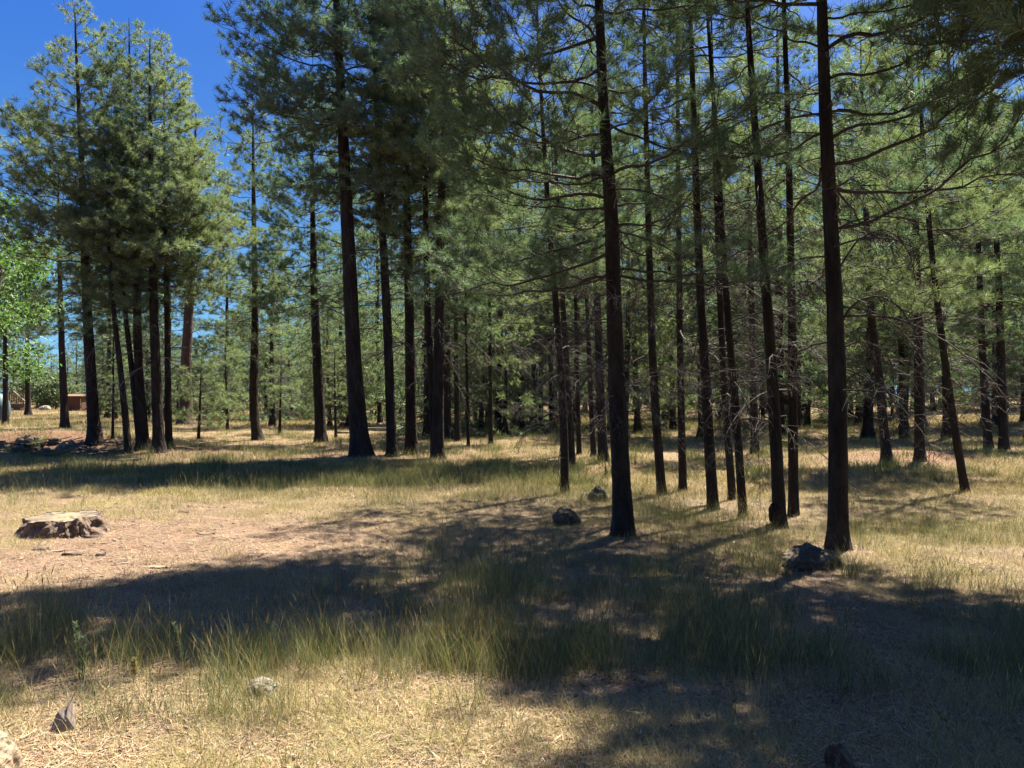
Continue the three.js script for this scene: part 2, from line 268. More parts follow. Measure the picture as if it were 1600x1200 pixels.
// o: p = image points from the foot up, w = width at the foot in those pixels, H = height, cb = crown base height, R = crown radius, lod, dens, dead = [from, to, count]
let treeSeed = 1;
function pine(o) {
  const seed = o.seed ?? treeSeed++ * 17, r = rng(seed), foot = o.foot ?? (o.d ? (() => { const q = at(o.p[0][0], o.p[0][1], o.d); q.y = groundY(q.x, q.z); return q; })() : onGround(...o.p[0]));
  const d = -foot.z, lod = o.lod ?? (d < 14.5 ? 0 : d < 31 ? 1 : 2), H = o.apex !== undefined ? at(o.p[0][0], o.apex, d).y - foot.y : o.H, r0 = o.r ?? o.w * d / FOCAL / 2 * 0.92;
  const root = thing(o.name ?? 'pine_tree', foot);
  const pts = [V(0, -0.12, 0)], lean = (r() - 0.5) * 0.03;
  if (o.p && o.p.length > 1) for (const [px, py] of o.p.slice(1)) { const q = at(px, py, d).sub(foot); q.z += lean * q.y; if (q.y < H - 0.5) pts.push(q); }
  else { const a = r() * 6.28, k = 0.02 + 0.03 * r(); pts.push(V(Math.cos(a) * k * H * 0.4, H * 0.45, Math.sin(a) * k * H * 0.4)); }
  const a = pts[pts.length - 1], b = pts[pts.length - 2], sl = a.clone().sub(b).divideScalar(Math.max(0.1, a.y - b.y)), rest = H - a.y;
  pts.push(V(a.x + sl.x * rest * 0.4, a.y + rest * 0.55, a.z + sl.z * rest * 0.4), V(a.x + sl.x * rest * 0.6, H, a.z + sl.z * rest * 0.6));
  const T = trunkGeometry(pts, r0, H, [26, 14, 8][lod], [0.07, 0.2, 0.7][lod], seed % 97, o.flare);
  const trunk = part('trunk', T.g, o.bark ?? M.bark, root);
  const axisAt = (h) => { const t = clamp((h + 0.12) / (H + 0.12), 0, 0.999); return [T.c.getPointAt(t), T.radius(t)]; };
  const place = (m, h, az, pitch, scale, roll) => {
    const [p, rad] = axisAt(h), q = new THREE.Quaternion().setFromEuler(new THREE.Euler(0, az, 0)).multiply(new THREE.Quaternion().setFromEuler(new THREE.Euler(0, 0, pitch))).multiply(new THREE.Quaternion().setFromEuler(new THREE.Euler(roll, 0, 0)));
    const off = V(Math.cos(az), 0, -Math.sin(az)).multiplyScalar(rad * 0.55);
    return m.compose(p.clone().add(off), q, V(scale, scale, scale));
  };
  const mat = new THREE.Matrix4();
  if (o.dead && !(o.foot && lod === 1)) { // bare lower limbs
    const [h0, h1, n] = o.dead, set = DEAD[lod ? 1 : 0];
    for (let i = 0; i < n; i++) {
      const v = set[Math.floor(r() * set.length)], h = mix(h0, h1, Math.pow((i + r()) / n, 0.8)), k = (0.55 + 0.6 * r()) * (o.deadScale ?? 1);
      const m = part('dead_branch', v.g, r() < 0.07 ? M.deadPale : M.dead, trunk);
      mat.identity(); place(mat, h, r() * 6.283, (r() - 0.35) * 0.9, k, (r() - 0.5) * 0.8); mat.decompose(m.position, m.quaternion, m.scale);
    }
  }
  const nm = M.needle[o.tone ?? Math.floor(r() * 4)], list = [], cl = H - o.cb, whorl = o.whorl ?? (lod === 2 ? 0.62 : 0.42), dens = o.dens ?? 1;
  let az = r() * 6.28;
  for (let h = o.cb; h < H - 0.15; h += whorl * (0.75 + 0.5 * r())) {
    const u = (h - o.cb) / cl, prof = (o.shape ?? ((x) => (0.62 + 0.38 * step(0, 0.22, x)) * Math.pow(1 - x, 0.62) + 0.1))(u);
    const n = Math.max(1, Math.round((lod === 2 ? 4.2 : lod === 1 ? 5.0 : 4.6) * (typeof dens === 'function' ? dens(h) : dens) * (0.75 + 0.5 * r())));
    for (let k = 0; k < n; k++) {
      az += 2.4 + (r() - 0.5) * 0.9; const toward = ((az % 6.283) + 6.283) % 6.283; if (lod < 2 && toward > 4.0 && toward < 5.4 && r() < 0.5) continue;
      const L = Math.max(0.35, o.R * prof * (0.6 + 0.55 * r()));
      list.push([h + (r() - 0.5) * 0.2, az, mix(-0.12, 0.85, Math.pow(u, 1.2)) + (r() - 0.5) * (lod ? 0.45 : 0.7) + (o.lift ?? 0), L, (r() - 0.5) * 0.7]);
    }
  }
  for (const e of o.extra ?? []) list.push(e);                       // limbs the photograph shows singly: height, azimuth, pitch, length, roll
  if (o.tangle) { // far: bare lower limbs too fine to tell apart
    const v = DEAD[1][5 + Math.floor(r() * 5)], im = new THREE.InstancedMesh(v.g, M.dead, o.tangle);
    for (let i = 0; i < o.tangle; i++) im.setMatrixAt(i, place(mat, mix(0.5, 4.2, r()), r() * 6.283, (r() - 0.35) * 0.7, 1.2 + 0.7 * r(), 0));
    im.name = 'dead_branches'; im.castShadow = im.receiveShadow = true; im.userData.kind = 'stuff'; root.add(im);
  }
  if (lod === 2 || o.lump) { // far: one crown mesh of boughs
    const base = farBoughs[Math.floor(r() * 2) + 2 * (o.R > 1.7 ? 2 : 1)], im = new THREE.InstancedMesh(base.g, [M.twig, nm], list.length);
    list.forEach(([h, a2, p, L, roll], i) => im.setMatrixAt(i, place(mat, h, a2, p, L / base.L, roll)));
    im.name = 'crown'; im.castShadow = im.receiveShadow = true; im.userData.kind = 'stuff'; root.add(im);
  } else {
    const crown = new THREE.Group(); crown.name = 'crown'; root.add(crown);
    for (const [h, a2, p, L, roll] of list) {
      const v = pickBough(lod, L, r); mat.identity(); place(mat, h, a2, p, L / v.L, roll);
      for (const [name, g, mm] of [['branch', v.wood, M.twig], ['foliage', v.needles, nm]]) { const m = part(name, g, mm, crown); mat.decompose(m.position, m.quaternion, m.scale); }
    }
  }
  tag(root, o.label, o.category ?? 'tree', o.group);
  return root;
}
const high = (lo, hi, h0) => (h) => mix(lo, hi, step(h0 - 0.5, h0 + 0.5, h));   // thin below h0, full above
const R_ = (deg) => deg * Math.PI / 180; // azimuths: 0 = right, 90 = away, 180 = left, 270 = towards the camera

const NEAR = 'slim pines at the edge of the clearing', MID = 'tall pines across the clearing', LEFT = 'pines of the left clump';
// --- nearest trees
const fan = (n, h0, h1, a0, a1, L, seed, pitch = 0.1) => { const r = rng(seed); return Array.from({ length: n }, (_, i) => [mix(h0, h1, (i + r()) / n), R_(mix(a0, a1, r())), pitch + (r() - 0.5) * 0.3, L * (0.8 + 0.35 * r()), (r() - 0.5) * 0.8]); };
pine({ p: [[975, 836], [968, 700], [960, 500], [955, 350], [945, 200], [935, 0]], w: 34, H: 8.8, cb: 2.9, R: 1.7, tone: 1, dens: high(0.72, 4.4, 6.4), dead: [1.2, 4.2, 34], group: NEAR, label: 'thick dark pine trunk right of the middle, grey rock at its left', extra: [...fan(10, 2.7, 5.6, 150, 225, 2.3, 3, 0), ...fan(26, 6.5, 7.9, 100, 200, 2.1, 4, 0.12), [2.9, R_(-20), 0, 1.7, 0]] });
const archTree = pine({ p: [[1310, 858], [1308, 600], [1300, 400], [1290, 200], [1283, 0]], w: 35, H: 8.8, cb: 3.9, R: 1.8, tone: 3, dens: high(0.25, 3.4, 6.4), dead: [1.6, 5.0, 30], deadScale: 1.25, group: NEAR, label: 'thick straight pine behind the big pitted rock, nearest of the right-hand trees', extra: [...fan(7, 3.3, 5.4, -20, 25, 2.3, 7, 0.3), ...fan(38, 6.3, 8.2, -85, 40, 2.4, 8, 0.1), ...fan(5, 5.6, 7.4, 120, 200, 1.8, 9, 0.2)] });
const knobbed = pine({ p: [[1220, 826], [1208, 600], [1195, 400], [1182, 200], [1170, 0]], w: 22, H: 9, cb: 4.6, R: 1.4, tone: 0, dens: high(0.25, 2.4, 6.6), dead: [1.2, 5.6, 34], group: NEAR, label: 'slim pine with a swollen knob at the left of its foot' });
pine({ p: [[1240, 806], [1238, 500], [1232, 200], [1226, 0]], w: 17, H: 10, cb: 4.8, R: 1.5, tone: 1, dens: high(0.25, 2.4, 6.9), dead: [1.3, 5.6, 30], group: NEAR, label: 'straight slim pine just right of and behind the knobbed one' });
pine({ p: [[1115, 797], [1103, 600], [1092, 400], [1085, 200], [1078, 0]], w: 19, H: 9.8, cb: 4.6, R: 1.5, tone: 2, dens: high(0.3, 2.4, 6.9), dead: [1.2, 5.6, 32], group: NEAR, label: 'left of three slim pines standing close between the two thickest trunks' });
pine({ p: [[1145, 780], [1135, 650], [1126, 500], [1118, 300], [1112, 100]], w: 14, H: 8.6, cb: 4.6, R: 1.2, tone: 1, dens: 0.4, dead: [1.4, 5, 26], group: NEAR, label: 'middle and rearmost of three slim pines standing close together' });
pine({ p: [[1162, 808], [1150, 650], [1135, 480], [1120, 250], [1105, 50]], w: 15, H: 8.8, cb: 4.6, R: 1.2, tone: 0, dens: high(0.35, 1.0, 6.5), dead: [1.2, 5.4, 30], group: NEAR, label: 'left-leaning right one of three slim pines standing close together' });
pine({ p: [[1035, 775], [1022, 600], [1015, 400], [1010, 200]], w: 16, H: 10.4, cb: 4.1, R: 1.5, tone: 1, dens: high(0.38, 1.5, 7.2), dead: [1.2, 5, 28], group: NEAR, label: 'slim pine curving at its foot, first to the right of the thick middle trunk' });
pine({ p: [[1067, 769], [1063, 500], [1060, 50]], w: 14, H: 10.4, cb: 4.4, R: 1.5, tone: 2, dens: high(0.36, 1.5, 7.4), dead: [1.4, 5, 24], group: NEAR, label: 'straight slim pine, second to the right of the thick middle trunk' });
pine({ p: [[883, 772], [880, 650], [870, 500], [858, 350], [845, 150]], w: 15, H: 9.5, cb: 3.6, R: 1.6, tone: 2, dens: 0.55, dead: [1.1, 4.4, 30], group: NEAR, label: 'left-leaning slim pine with its foot in green grass behind the grey rock' });
pine({ p: [[895, 735], [887, 600], [878, 450], [868, 250]], w: 13, H: 10, cb: 4.4, R: 1.5, tone: 1, dens: 0.5, dead: [1.2, 4.4, 20], group: NEAR, label: 'slim pine close behind the left-leaning one' });
pine({ p: [[905, 711], [900, 500], [896, 300]], w: 9, H: 9.5, cb: 3.8, R: 1.4, dens: high(0.6, 1.1, 6.5), tone: 0, dead: [1.2, 4, 14], group: NEAR, label: 'very thin pine between the leaning pair and the thick middle trunk' });
pine({ p: [[928, 714], [918, 500], [910, 300]], w: 10, H: 10, cb: 4.6, R: 1.5, dens: high(0.6, 1.1, 6.5), tone: 3, dead: [1.2, 4.6, 14], group: NEAR, label: 'thin pine left of two standing close behind the thick middle trunk' });
pine({ p: [[943, 722], [936, 550], [930, 400], [925, 200]], w: 17, H: 11, cb: 4.6, R: 1.6, dens: high(0.6, 1.1, 6.5), tone: 1, dead: [1.2, 4.6, 16], group: NEAR, label: 'medium pine half hidden behind the thick middle trunk' });
pine({ p: [[1180, 711], [1176, 550], [1172, 350]], w: 14, H: 11, cb: 4.2, R: 1.7, dens: high(0.6, 1.1, 6.5), tone: 0, dead: [1.3, 4.4, 16], group: NEAR, label: 'pine farther back, seen between the close three and the knobbed pine' });
pine({ p: [[1510, 770], [1490, 650], [1470, 500], [1455, 350], [1445, 200]], w: 14, H: 9, cb: 3.0, R: 1.7, tone: 2, dens: 0.8, dead: [1.2, 3.4, 16], group: NEAR, label: 'left-leaning slim pine standing alone in sunlit grass at the right' });
pine({ p: [[1387, 723], [1375, 600], [1362, 480], [1355, 300]], w: 17, H: 10, cb: 3.4, R: 1.9, dens: high(0.6, 1.1, 6.5), tone: 2, dead: [1.2, 3.8, 18], group: NEAR, label: 'left-leaning pine on the low duff mound' });
pine({ p: [[1437, 719], [1435, 560], [1430, 350], [1424, 150]], w: 17, H: 11, cb: 3.4, R: 2.0, dens: high(0.6, 1.1, 6.5), tone: 0, dead: [1.2, 3.8, 16], group: NEAR, label: 'upright pine on the low duff mound' });
pine({ p: [[1413, 686], [1408, 560], [1402, 400]], w: 13, H: 11.5, cb: 3.8, R: 2.0, dens: high(0.6, 1.1, 6.5), tone: 1, dead: [1.3, 4, 12], group: NEAR, label: 'pine behind the mound, between its two pines' });
pine({ p: [[1545, 703], [1536, 560], [1530, 400]], w: 14, H: 11, cb: 3.2, R: 2.0, dens: high(0.6, 1.1, 6.5), tone: 2, dead: [1.3, 3.6, 12], group: NEAR, label: 'left of the two pines nearest the right edge' });
pine({ p: [[1569, 703], [1562, 500], [1555, 350]], w: 15, H: 12, cb: 3.4, R: 2.1, dens: high(0.6, 1.1, 6.5), tone: 0, dead: [1.3, 3.6, 12], group: NEAR, label: 'right of the two pines nearest the right edge' });
{ const g = new THREE.IcosahedronGeometry(1, 12); const p = g.attributes.position; for (let i = 0; i < p.count; i++) { const x = p.getX(i), y = p.getY(i), z = p.getZ(i), k = 0.8 + 0.4 * fbm3(x * 2, y * 2, z * 2, 5, 3); p.setXYZ(i, x * k * 0.075, y * k * 0.13, z * k * 0.085); } g.computeVertexNormals(); part('burl', g, M.bark, knobbed).position.set(-0.085, 0.19, 0.03); }
{ // the bowed bare limbs on the right of the thick right-hand pine
  const r = rng(71), trunk = archTree.children[0], d0 = -archTree.position.z;
  for (const [pts, rad, dz] of [[[[1312, 508], [1335, 475], [1370, 463], [1402, 478], [1430, 520], [1446, 566]], 0.017, 0.25], [[[1312, 545], [1345, 534], [1380, 548], [1402, 586]], 0.013, -0.2], [[[1316, 600], [1343, 582], [1364, 602], [1372, 645], [1370, 672]], 0.012, 0.3], [[[1310, 420], [1345, 372], [1385, 360], [1420, 395], [1432, 450]], 0.014, -0.3], [[[1300, 470], [1268, 440], [1240, 446], [1222, 480]], 0.011, 0.2]]) {
    const w = fresh(), c = new THREE.CatmullRomCurve3(pts.map(([px, py], i) => at(px, py, d0 - dz * i / 4).sub(archTree.position)));
    tube(c.getPoints(20), Array.from({ length: 21 }, (_, i) => mix(rad, 0.003, i / 20)), 6, w);
    for (let i = 0; i < 26; i++) { const t = 0.25 + 0.75 * r(), p = c.getPoint(t), l = (0.12 + 0.28 * r()), e = p.clone().add(V((r() - 0.3) * l * 0.9, -l * (0.3 + 0.7 * r()), (r() - 0.5) * l)), q = p.clone().lerp(e, 0.5).add(V((r() - 0.3) * 0.08, 0.05, 0)); tube([p, q, e], [0.004, 0.003, 0.0016], 3, w); for (let k = 0; k < 3; k++) { const b = q.clone().lerp(e, r()); tube([b, b.clone().add(V((r() - 0.5) * 0.14, -0.1 * r(), (r() - 0.5) * 0.12))], [0.0024, 0.0013], 3, w); } }
    part('dead_branch', geo(w.pos, null, null, w.idx), M.dead, trunk);
  }
}
// --- just outside the frame at the right: they shade the lower right corner
pine({ foot: V(5.9, groundY(5.9, -7.4), -7.4), r: 0.12, H: 9.4, cb: 5.8, R: 2.1, dens: 2.4, lod: 1, dead: [1.2, 2.8, 10], tone: 3, group: NEAR, label: 'pine just beyond the right edge above the deepest shade' });
pine({ foot: V(4.95, groundY(4.95, -5.9), -5.9), r: 0.11, H: 8.6, cb: 4.7, R: 2.0, dens: 2.4, lod: 1, dead: [1.2, 2.8, 10], tone: 1, group: NEAR, label: 'lowest pine just beyond the right edge' });
pine({ foot: V(8.4, groundY(8.4, -9.0), -9.0), r: 0.13, H: 9.6, cb: 4.6, R: 1.9, lod: 1, dead: [1.2, 2.8, 10], tone: 0, group: NEAR, label: 'pine beyond the right edge beside the sunlit grass' });
// --- middle row
pine({ p: [[565, 713], [555, 600], [545, 400], [535, 200], [525, 0]], w: 31, H: 15.5, cb: 7.2, R: 2.9, tone: 3, dead: [2.5, 7.5, 26], deadScale: 1.5, group: MID, label: 'stoutest pine of the middle row, its foot on a grassy rise' });
pine({ p: [[613, 713], [605, 500], [595, 300], [583, 0]], w: 18, H: 15.5, cb: 6.6, R: 2.2, tone: 1, dens: 0.8, dead: [2.5, 7, 22], deadScale: 1.3, group: MID, label: 'pine next right of the stoutest middle one, leaning left' });
pine({ p: [[643, 711], [640, 500], [635, 300], [630, 100]], w: 20, H: 15, cb: 6.0, R: 2.0, tone: 0, dens: 0.8, dead: [2.5, 6, 20], deadScale: 1.3, group: MID, label: 'straight pine of the middle row, second right of the stoutest' });
pine({ p: [[684, 719], [685, 600], [688, 400], [692, 230]], w: 21, H: 13.5, cb: 5.0, R: 2.4, tone: 2, dead: [2, 5.4, 20], deadScale: 1.3, group: MID, label: 'right stem of the twin pines rightmost in the middle row' });
pine({ p: [[680, 717], [675, 600], [668, 480], [665, 300], [660, 100]], w: 14, H: 14, cb: 5.8, R: 1.9, tone: 1, dens: 0.8, dead: [2.2, 6, 14], deadScale: 1.2, group: MID, label: 'left stem of the twin pines rightmost in the middle row' });
pine({ p: [[502, 692], [496, 580], [491, 480], [487, 300]], w: 19, H: 12.4, cb: 4.6, R: 2.5, tone: 1, dead: [2.2, 5, 18], deadScale: 1.3, group: MID, label: 'pine left of and behind the stoutest middle one' });
pine({ p: [[404, 688], [397, 640], [399, 500], [397, 300], [395, 150]], w: 16, apex: 150, cb: 4.2, R: 1.7, tone: 2, dead: [2, 4.6, 16], deadScale: 1.2, group: MID, label: 'narrow pointed pine with a bent foot, alone between clump and middle row' });
pine({ p: [[767, 694], [765, 480], [763, 350]], w: 8, H: 9.5, cb: 2.8, R: 1.6, tone: 2, dead: [1.6, 3.2, 10], group: MID, label: 'pole-thin pine with low yellow-green sprays, right of the twin pines' });
pine({ p: [[715, 690], [712, 500]], w: 10, H: 12, cb: 4.2, R: 1.8, tone: 0, dead: [1.6, 4.2, 10], group: MID, label: 'thin pine close behind the twin pines' });
pine({ p: [[732, 697], [728, 500]], w: 6, H: 9, cb: 3.2, R: 1.3, tone: 1, dead: [1.6, 3.4, 8], group: MID, label: 'thinnest sapling-like pine behind the twin pines' });
pine({ p: [[815, 678], [812, 500]], w: 10, H: 12, cb: 3.2, R: 2.0, tone: 2, dead: [1.6, 3.4, 8], group: MID, label: 'pine at the back of the sunny glade left of the leaning pair' });
// --- left clump
pine({ p: [[149, 692], [135, 480], [125, 250], [115, 60]], w: 20, apex: 6, cb: 4.2, R: 2.5, dens: 1.1, tone: 2, dead: [2, 5, 16], deadScale: 1.2, group: LEFT, label: 'tallest pine at the left, trunk lit on its right edge' });
pine({ p: [[202, 709], [190, 600], [176, 480], [168, 380]], w: 12, H: 8.4, cb: 3.6, R: 1.3, tone: 1, dead: [1.4, 3.8, 12], group: LEFT, label: 'left-leaning thin pine nearest of the left clump' });
pine({ p: [[219, 700], [208, 600], [194, 480], [184, 380]], w: 11, H: 9.6, cb: 3.8, R: 1.4, tone: 0, dead: [1.6, 4, 10], group: LEFT, label: 'thin pine leaning behind the nearest leaning one of the left clump' });
pine({ p: [[226, 701], [216, 560], [213, 400], [205, 200]], w: 17, apex: 28, cb: 4.6, R: 1.9, dens: 1.1, tone: 3, dead: [2, 4.8, 12], deadScale: 1.2, group: LEFT, label: 'dark-crowned pine in the middle of the left clump' });
pine({ p: [[249, 706], [243, 550], [239, 400], [236, 180]], w: 19, apex: 62, cb: 4.2, R: 2.3, dens: 1.1, tone: 2, dead: [1.8, 4.6, 14], deadScale: 1.2, group: LEFT, label: 'stout pine with broad sunlit crown in the left clump' });
pine({ p: [[264, 697], [262, 500], [260, 350]], w: 12, apex: 105, cb: 4.8, R: 2.0, dens: 1.1, tone: 2, dead: [2, 5, 12], group: LEFT, label: 'slim straight pine rightmost of the left clump' });
pine({ p: [[290, 668], [291, 560], [297, 450], [301, 350]], w: 21, d: 40, apex: 165, cb: 9.5, R: 2.7, tone: 2, bark: M.barkOld, flare: 1.0, lod: 1, whorl: 0.6, dens: 0.8, dead: [4, 10, 20], deadScale: 1.8, group: LEFT, label: 'old pine with orange bark and a wide foot behind the left clump' });
pine({ p: [[102, 669], [98, 560], [95, 400]], w: 13, H: 13, cb: 4.8, R: 2.2, dens: 1.1, tone: 0, dead: [2, 5, 12], lod: 1, deadScale: 1.2, group: LEFT, label: 'lone straight pine left of the tallest, its foot in shade' });
pine({ p: [[9, 664], [8, 520]], w: 10, H: 10.5, cb: 4.8, R: 2.2, tone: 1, dead: [2, 5, 8], lod: 1, group: LEFT, label: 'pine at the left edge of the picture' });
pine({ p: [[44, 645], [42, 500]], w: 9, d: 60, H: 13, cb: 5, R: 2.4, tone: 0, group: LEFT, label: 'thin pine beside the wooden deck' });
// --- saplings
const SAP = 'young pines in the clearing', conic = (x) => (0.55 + 0.45 * step(0, 0.25, x)) * Math.pow(1 - x, 0.7) + 0.15;
for (const [px, py, H, R, cb, label] of [[310, 686, 3.2, 1.1, 0.7, 'bushy yellow-green young pine in front of the old orange trunk'], [356, 673, 4.2, 1.25, 0.8, 'young pine right of the bushiest one'], [176, 686, 2.4, 0.35, 1.1, 'spindly young pine left of the nearest leaning pine'], [525, 684, 3.6, 0.5, 1.4, 'spindly bare-stemmed young pine right of the pine behind the stoutest one'], [437, 678, 3.4, 0.9, 1.2, 'small young pine right of the bent-footed pine']])
  pine({ name: 'young_pine', p: [[px, py]], w: 5.5, H, cb, R, tone: 2, lod: 1, whorl: 0.26, shape: conic, group: SAP, label });

// --- the woods behind: a few grown once, then each tree a copy on its own foot
function grownPine(H, R, cb, tone, seed, dens = 1) {
  const r = rng(seed), root = new THREE.Group(), m = new THREE.Matrix4(), E = new THREE.Euler(), Q = new THREE.Quaternion(), wood = [], needles = [], dead = [];
  const bend = [(r() - 0.5) * 0.5, (r() - 0.5) * 0.5], T = trunkGeometry([V(0, -0.15, 0), V(bend[0], H * 0.45, bend[1]), V(bend[0] * 0.8, H, bend[1] * 0.8)], 0.075 + 0.0065 * H, H, 8, 0.6, seed % 89);
  part('trunk', T.g, M.bark, root);
  const place = (h, az, pitch, k) => { const p = T.c.getPointAt(clamp(h / H, 0, 0.995)); return m.compose(p, Q.setFromEuler(E.set((r() - 0.5) * 0.6, az, pitch, 'YXZ')), V(k, k, k)); };
  let az = r() * 6;
  for (let h = cb; h < H - 0.2; h += 0.55 * (0.7 + 0.6 * r())) {
    const u = (h - cb) / (H - cb), n = Math.round(4.6 * dens * (0.7 + 0.6 * r()));
    for (let k = 0; k < n; k++) { az += 2.4 + (r() - 0.5); const L = Math.max(0.5, R * ((0.6 + 0.4 * step(0, 0.25, u)) * Math.pow(1 - u, 0.6) + 0.1) * (0.55 + 0.6 * r())), b = pickBough(2, L, r); place(h + (r() - 0.5) * 0.3, az, mix(-0.15, 0.8, u) + (r() - 0.5) * 0.4, L / b.L); wood.push(b.wood.clone().applyMatrix4(m)); needles.push(b.needles.clone().applyMatrix4(m)); }
  }
  const c = part('crown', mergeGeometries([mergeGeometries(wood).toNonIndexed(), mergeGeometries(needles)], true), [M.twig, M.needle[tone]], root); c.userData.kind = 'stuff';
  for (let i = 0; i < 16; i++) { const v = DEAD[1][3 + Math.floor(r() * 7)]; place(mix(0.5, Math.max(cb + 1, 3.6), r()), r() * 6.283, (r() - 0.35) * 0.7, 1 + 0.8 * r()); dead.push(v.g.clone().applyMatrix4(m)); }
  part('dead_branches', mergeGeometries(dead), M.dead, root).userData.kind = 'stuff';
  return { root, H, R };
}
{
  const r = rng(77), spots = [];
  const TALL = [0, 1, 2, 3, 4, 5].map((i) => grownPine(12 + i * 0.8, 2.0 + 0.12 * i, 1.6 + 0.9 * (i % 4), (i * 3 + 2) % 4, 500 + i * 31)), LOW = [0, 1, 2].map((i) => grownPine(7.5 + i * 1.2, 2.2, 0.6 + 0.3 * i, [2, 0, 1][i], 700 + i * 31, 1.1)), BUSH = [0, 1].map((i) => grownPine(3.6 + i, 1.5, 0.35, [2, 0][i], 800 + i * 31, 1.2));
  const add = (px, d, set, k, where) => {
    if (px > -25 && px < 150 && d < 86) return; const q = at(px, 620, d); for (const s of spots) if (Math.hypot(s.x - q.x, s.z - q.z) < 1.6) return; spots.push(q); q.y = groundY(q.x, q.z);
    const p = set[Math.floor(r() * set.length)], t = p.root.clone(), w = 0.85 + 0.35 * r(); t.name = numbered(set === BUSH ? 'young_pine' : 'pine_tree'); t.position.copy(q); t.rotation.y = r() * 6.283; t.scale.set(k * w, k, k * w); scene.add(t);
    tag(t, where[0], 'tree', where[1]);
  };
  const W1 = ['slender pine in the first rank of woods behind the right-hand trees', 'first rank of pines behind the right-hand trees'], W2 = ['pine deep in the woods across the middle and right', 'pines deep in the woods'], W3 = ['green pine of the woods behind the left clump', 'pines behind the left clump'], W4 = ['low pine of the woods between left clump and middle row', 'low pines behind the clearing'], W5 = ['bushy young pine low among the background trunks', 'young pines in the background'], W6 = ['small pine in the gap where the sky reaches lowest', 'small pines in the sky gap'];
  for (let i = 0; i < 48; i++) add(690 + 1020 * (i + r()) / 48, 27 + 22 * r(), TALL, 0.85 + 0.3 * r(), W1);
  for (let i = 0; i < 60; i++) add(480 + 1260 * (i + r()) / 60, 48 + 42 * r(), TALL, 0.95 + 0.4 * r(), W2);
  for (let i = 0; i < 32; i++) add(-120 + 390 * (i + r()) / 32, 44 + 48 * r(), r() < 0.4 ? TALL : LOW, 0.85 + 0.3 * r(), W3);
  for (let i = 0; i < 20; i++) add(335 + 330 * (i + r()) / 20, 38 + 50 * r(), LOW, 0.85 + 0.3 * r(), W4);
  for (let i = 0; i < 64; i++) add(-60 + 1760 * (i + r()) / 64, 32 + 42 * r(), BUSH, 0.7 + 0.7 * r(), W5);
  for (let i = 0; i < 14; i++) add(660 + 220 * (i + r()) / 14, 25 + 22 * r(), BUSH, 0.9 + 0.8 * r(), W5);
  for (let i = 0; i < 8; i++) add(270 + 70 * (i + r()) / 8, 62 + 38 * r(), BUSH, 0.9 + 0.5 * r(), W6);
  // the clearing is ringed by woods: their loss of sky deepens the shade in the foreground
  const W7 = ['pine of the woods standing behind the viewer', 'pines behind the viewer'];
  for (let i = 0; i < 26; i++) { const a = mix(0.12, 0.88, (i + 0.7 * r()) / 26) * Math.PI * 1.0, d = 7 + 11 * r(), q = V(Math.cos(a) * d, 0, Math.sin(a) * d + 1.5); q.y = groundY(q.x, q.z); const t = TALL[i % 6].root.clone(), k = 0.95 + 0.35 * r(); t.name = numbered('pine_tree'); t.position.copy(q); t.rotation.y = r() * 6.283; t.scale.set(k * 1.1, k, k * 1.1); scene.add(t); tag(t, W7[0], 'tree', W7[1]); }
  // beyond those, one mass of wood
  const rr = rng(31), m = new THREE.Matrix4(), g = new THREE.Group(); g.name = 'distant_wood'; scene.add(g); tag(g, 'far-off mass of pine wood closing the view behind all the trees', 'wood', null, 'stuff');
  for (const p of [LOW[0], LOW[2], TALL[1], TALL[3]]) for (const c of p.root.children) {
    if (c.name === 'dead_branches') continue; const r2 = rng(p.H * 100), n = 85, im = new THREE.InstancedMesh(c.geometry, c.material, n);
    for (let t = 0; t < n; t++) { const d = 92 + 115 * r2(), x = (r2() * 2 - 1) * d * 0.95, k = (x / d < -0.3 && p.H > 10 ? 0.7 : 1) * (0.85 + 0.4 * r2()); im.setMatrixAt(t, m.compose(V(x, groundY(x, -d) - 0.3, -d), new THREE.Quaternion().setFromAxisAngle(UPV, r2() * 6.283), V(k * 1.25, k, k * 1.25))); }
    im.name = c.name === 'trunk' ? 'trunks' : 'crowns'; im.castShadow = true; g.add(im);
  }
}

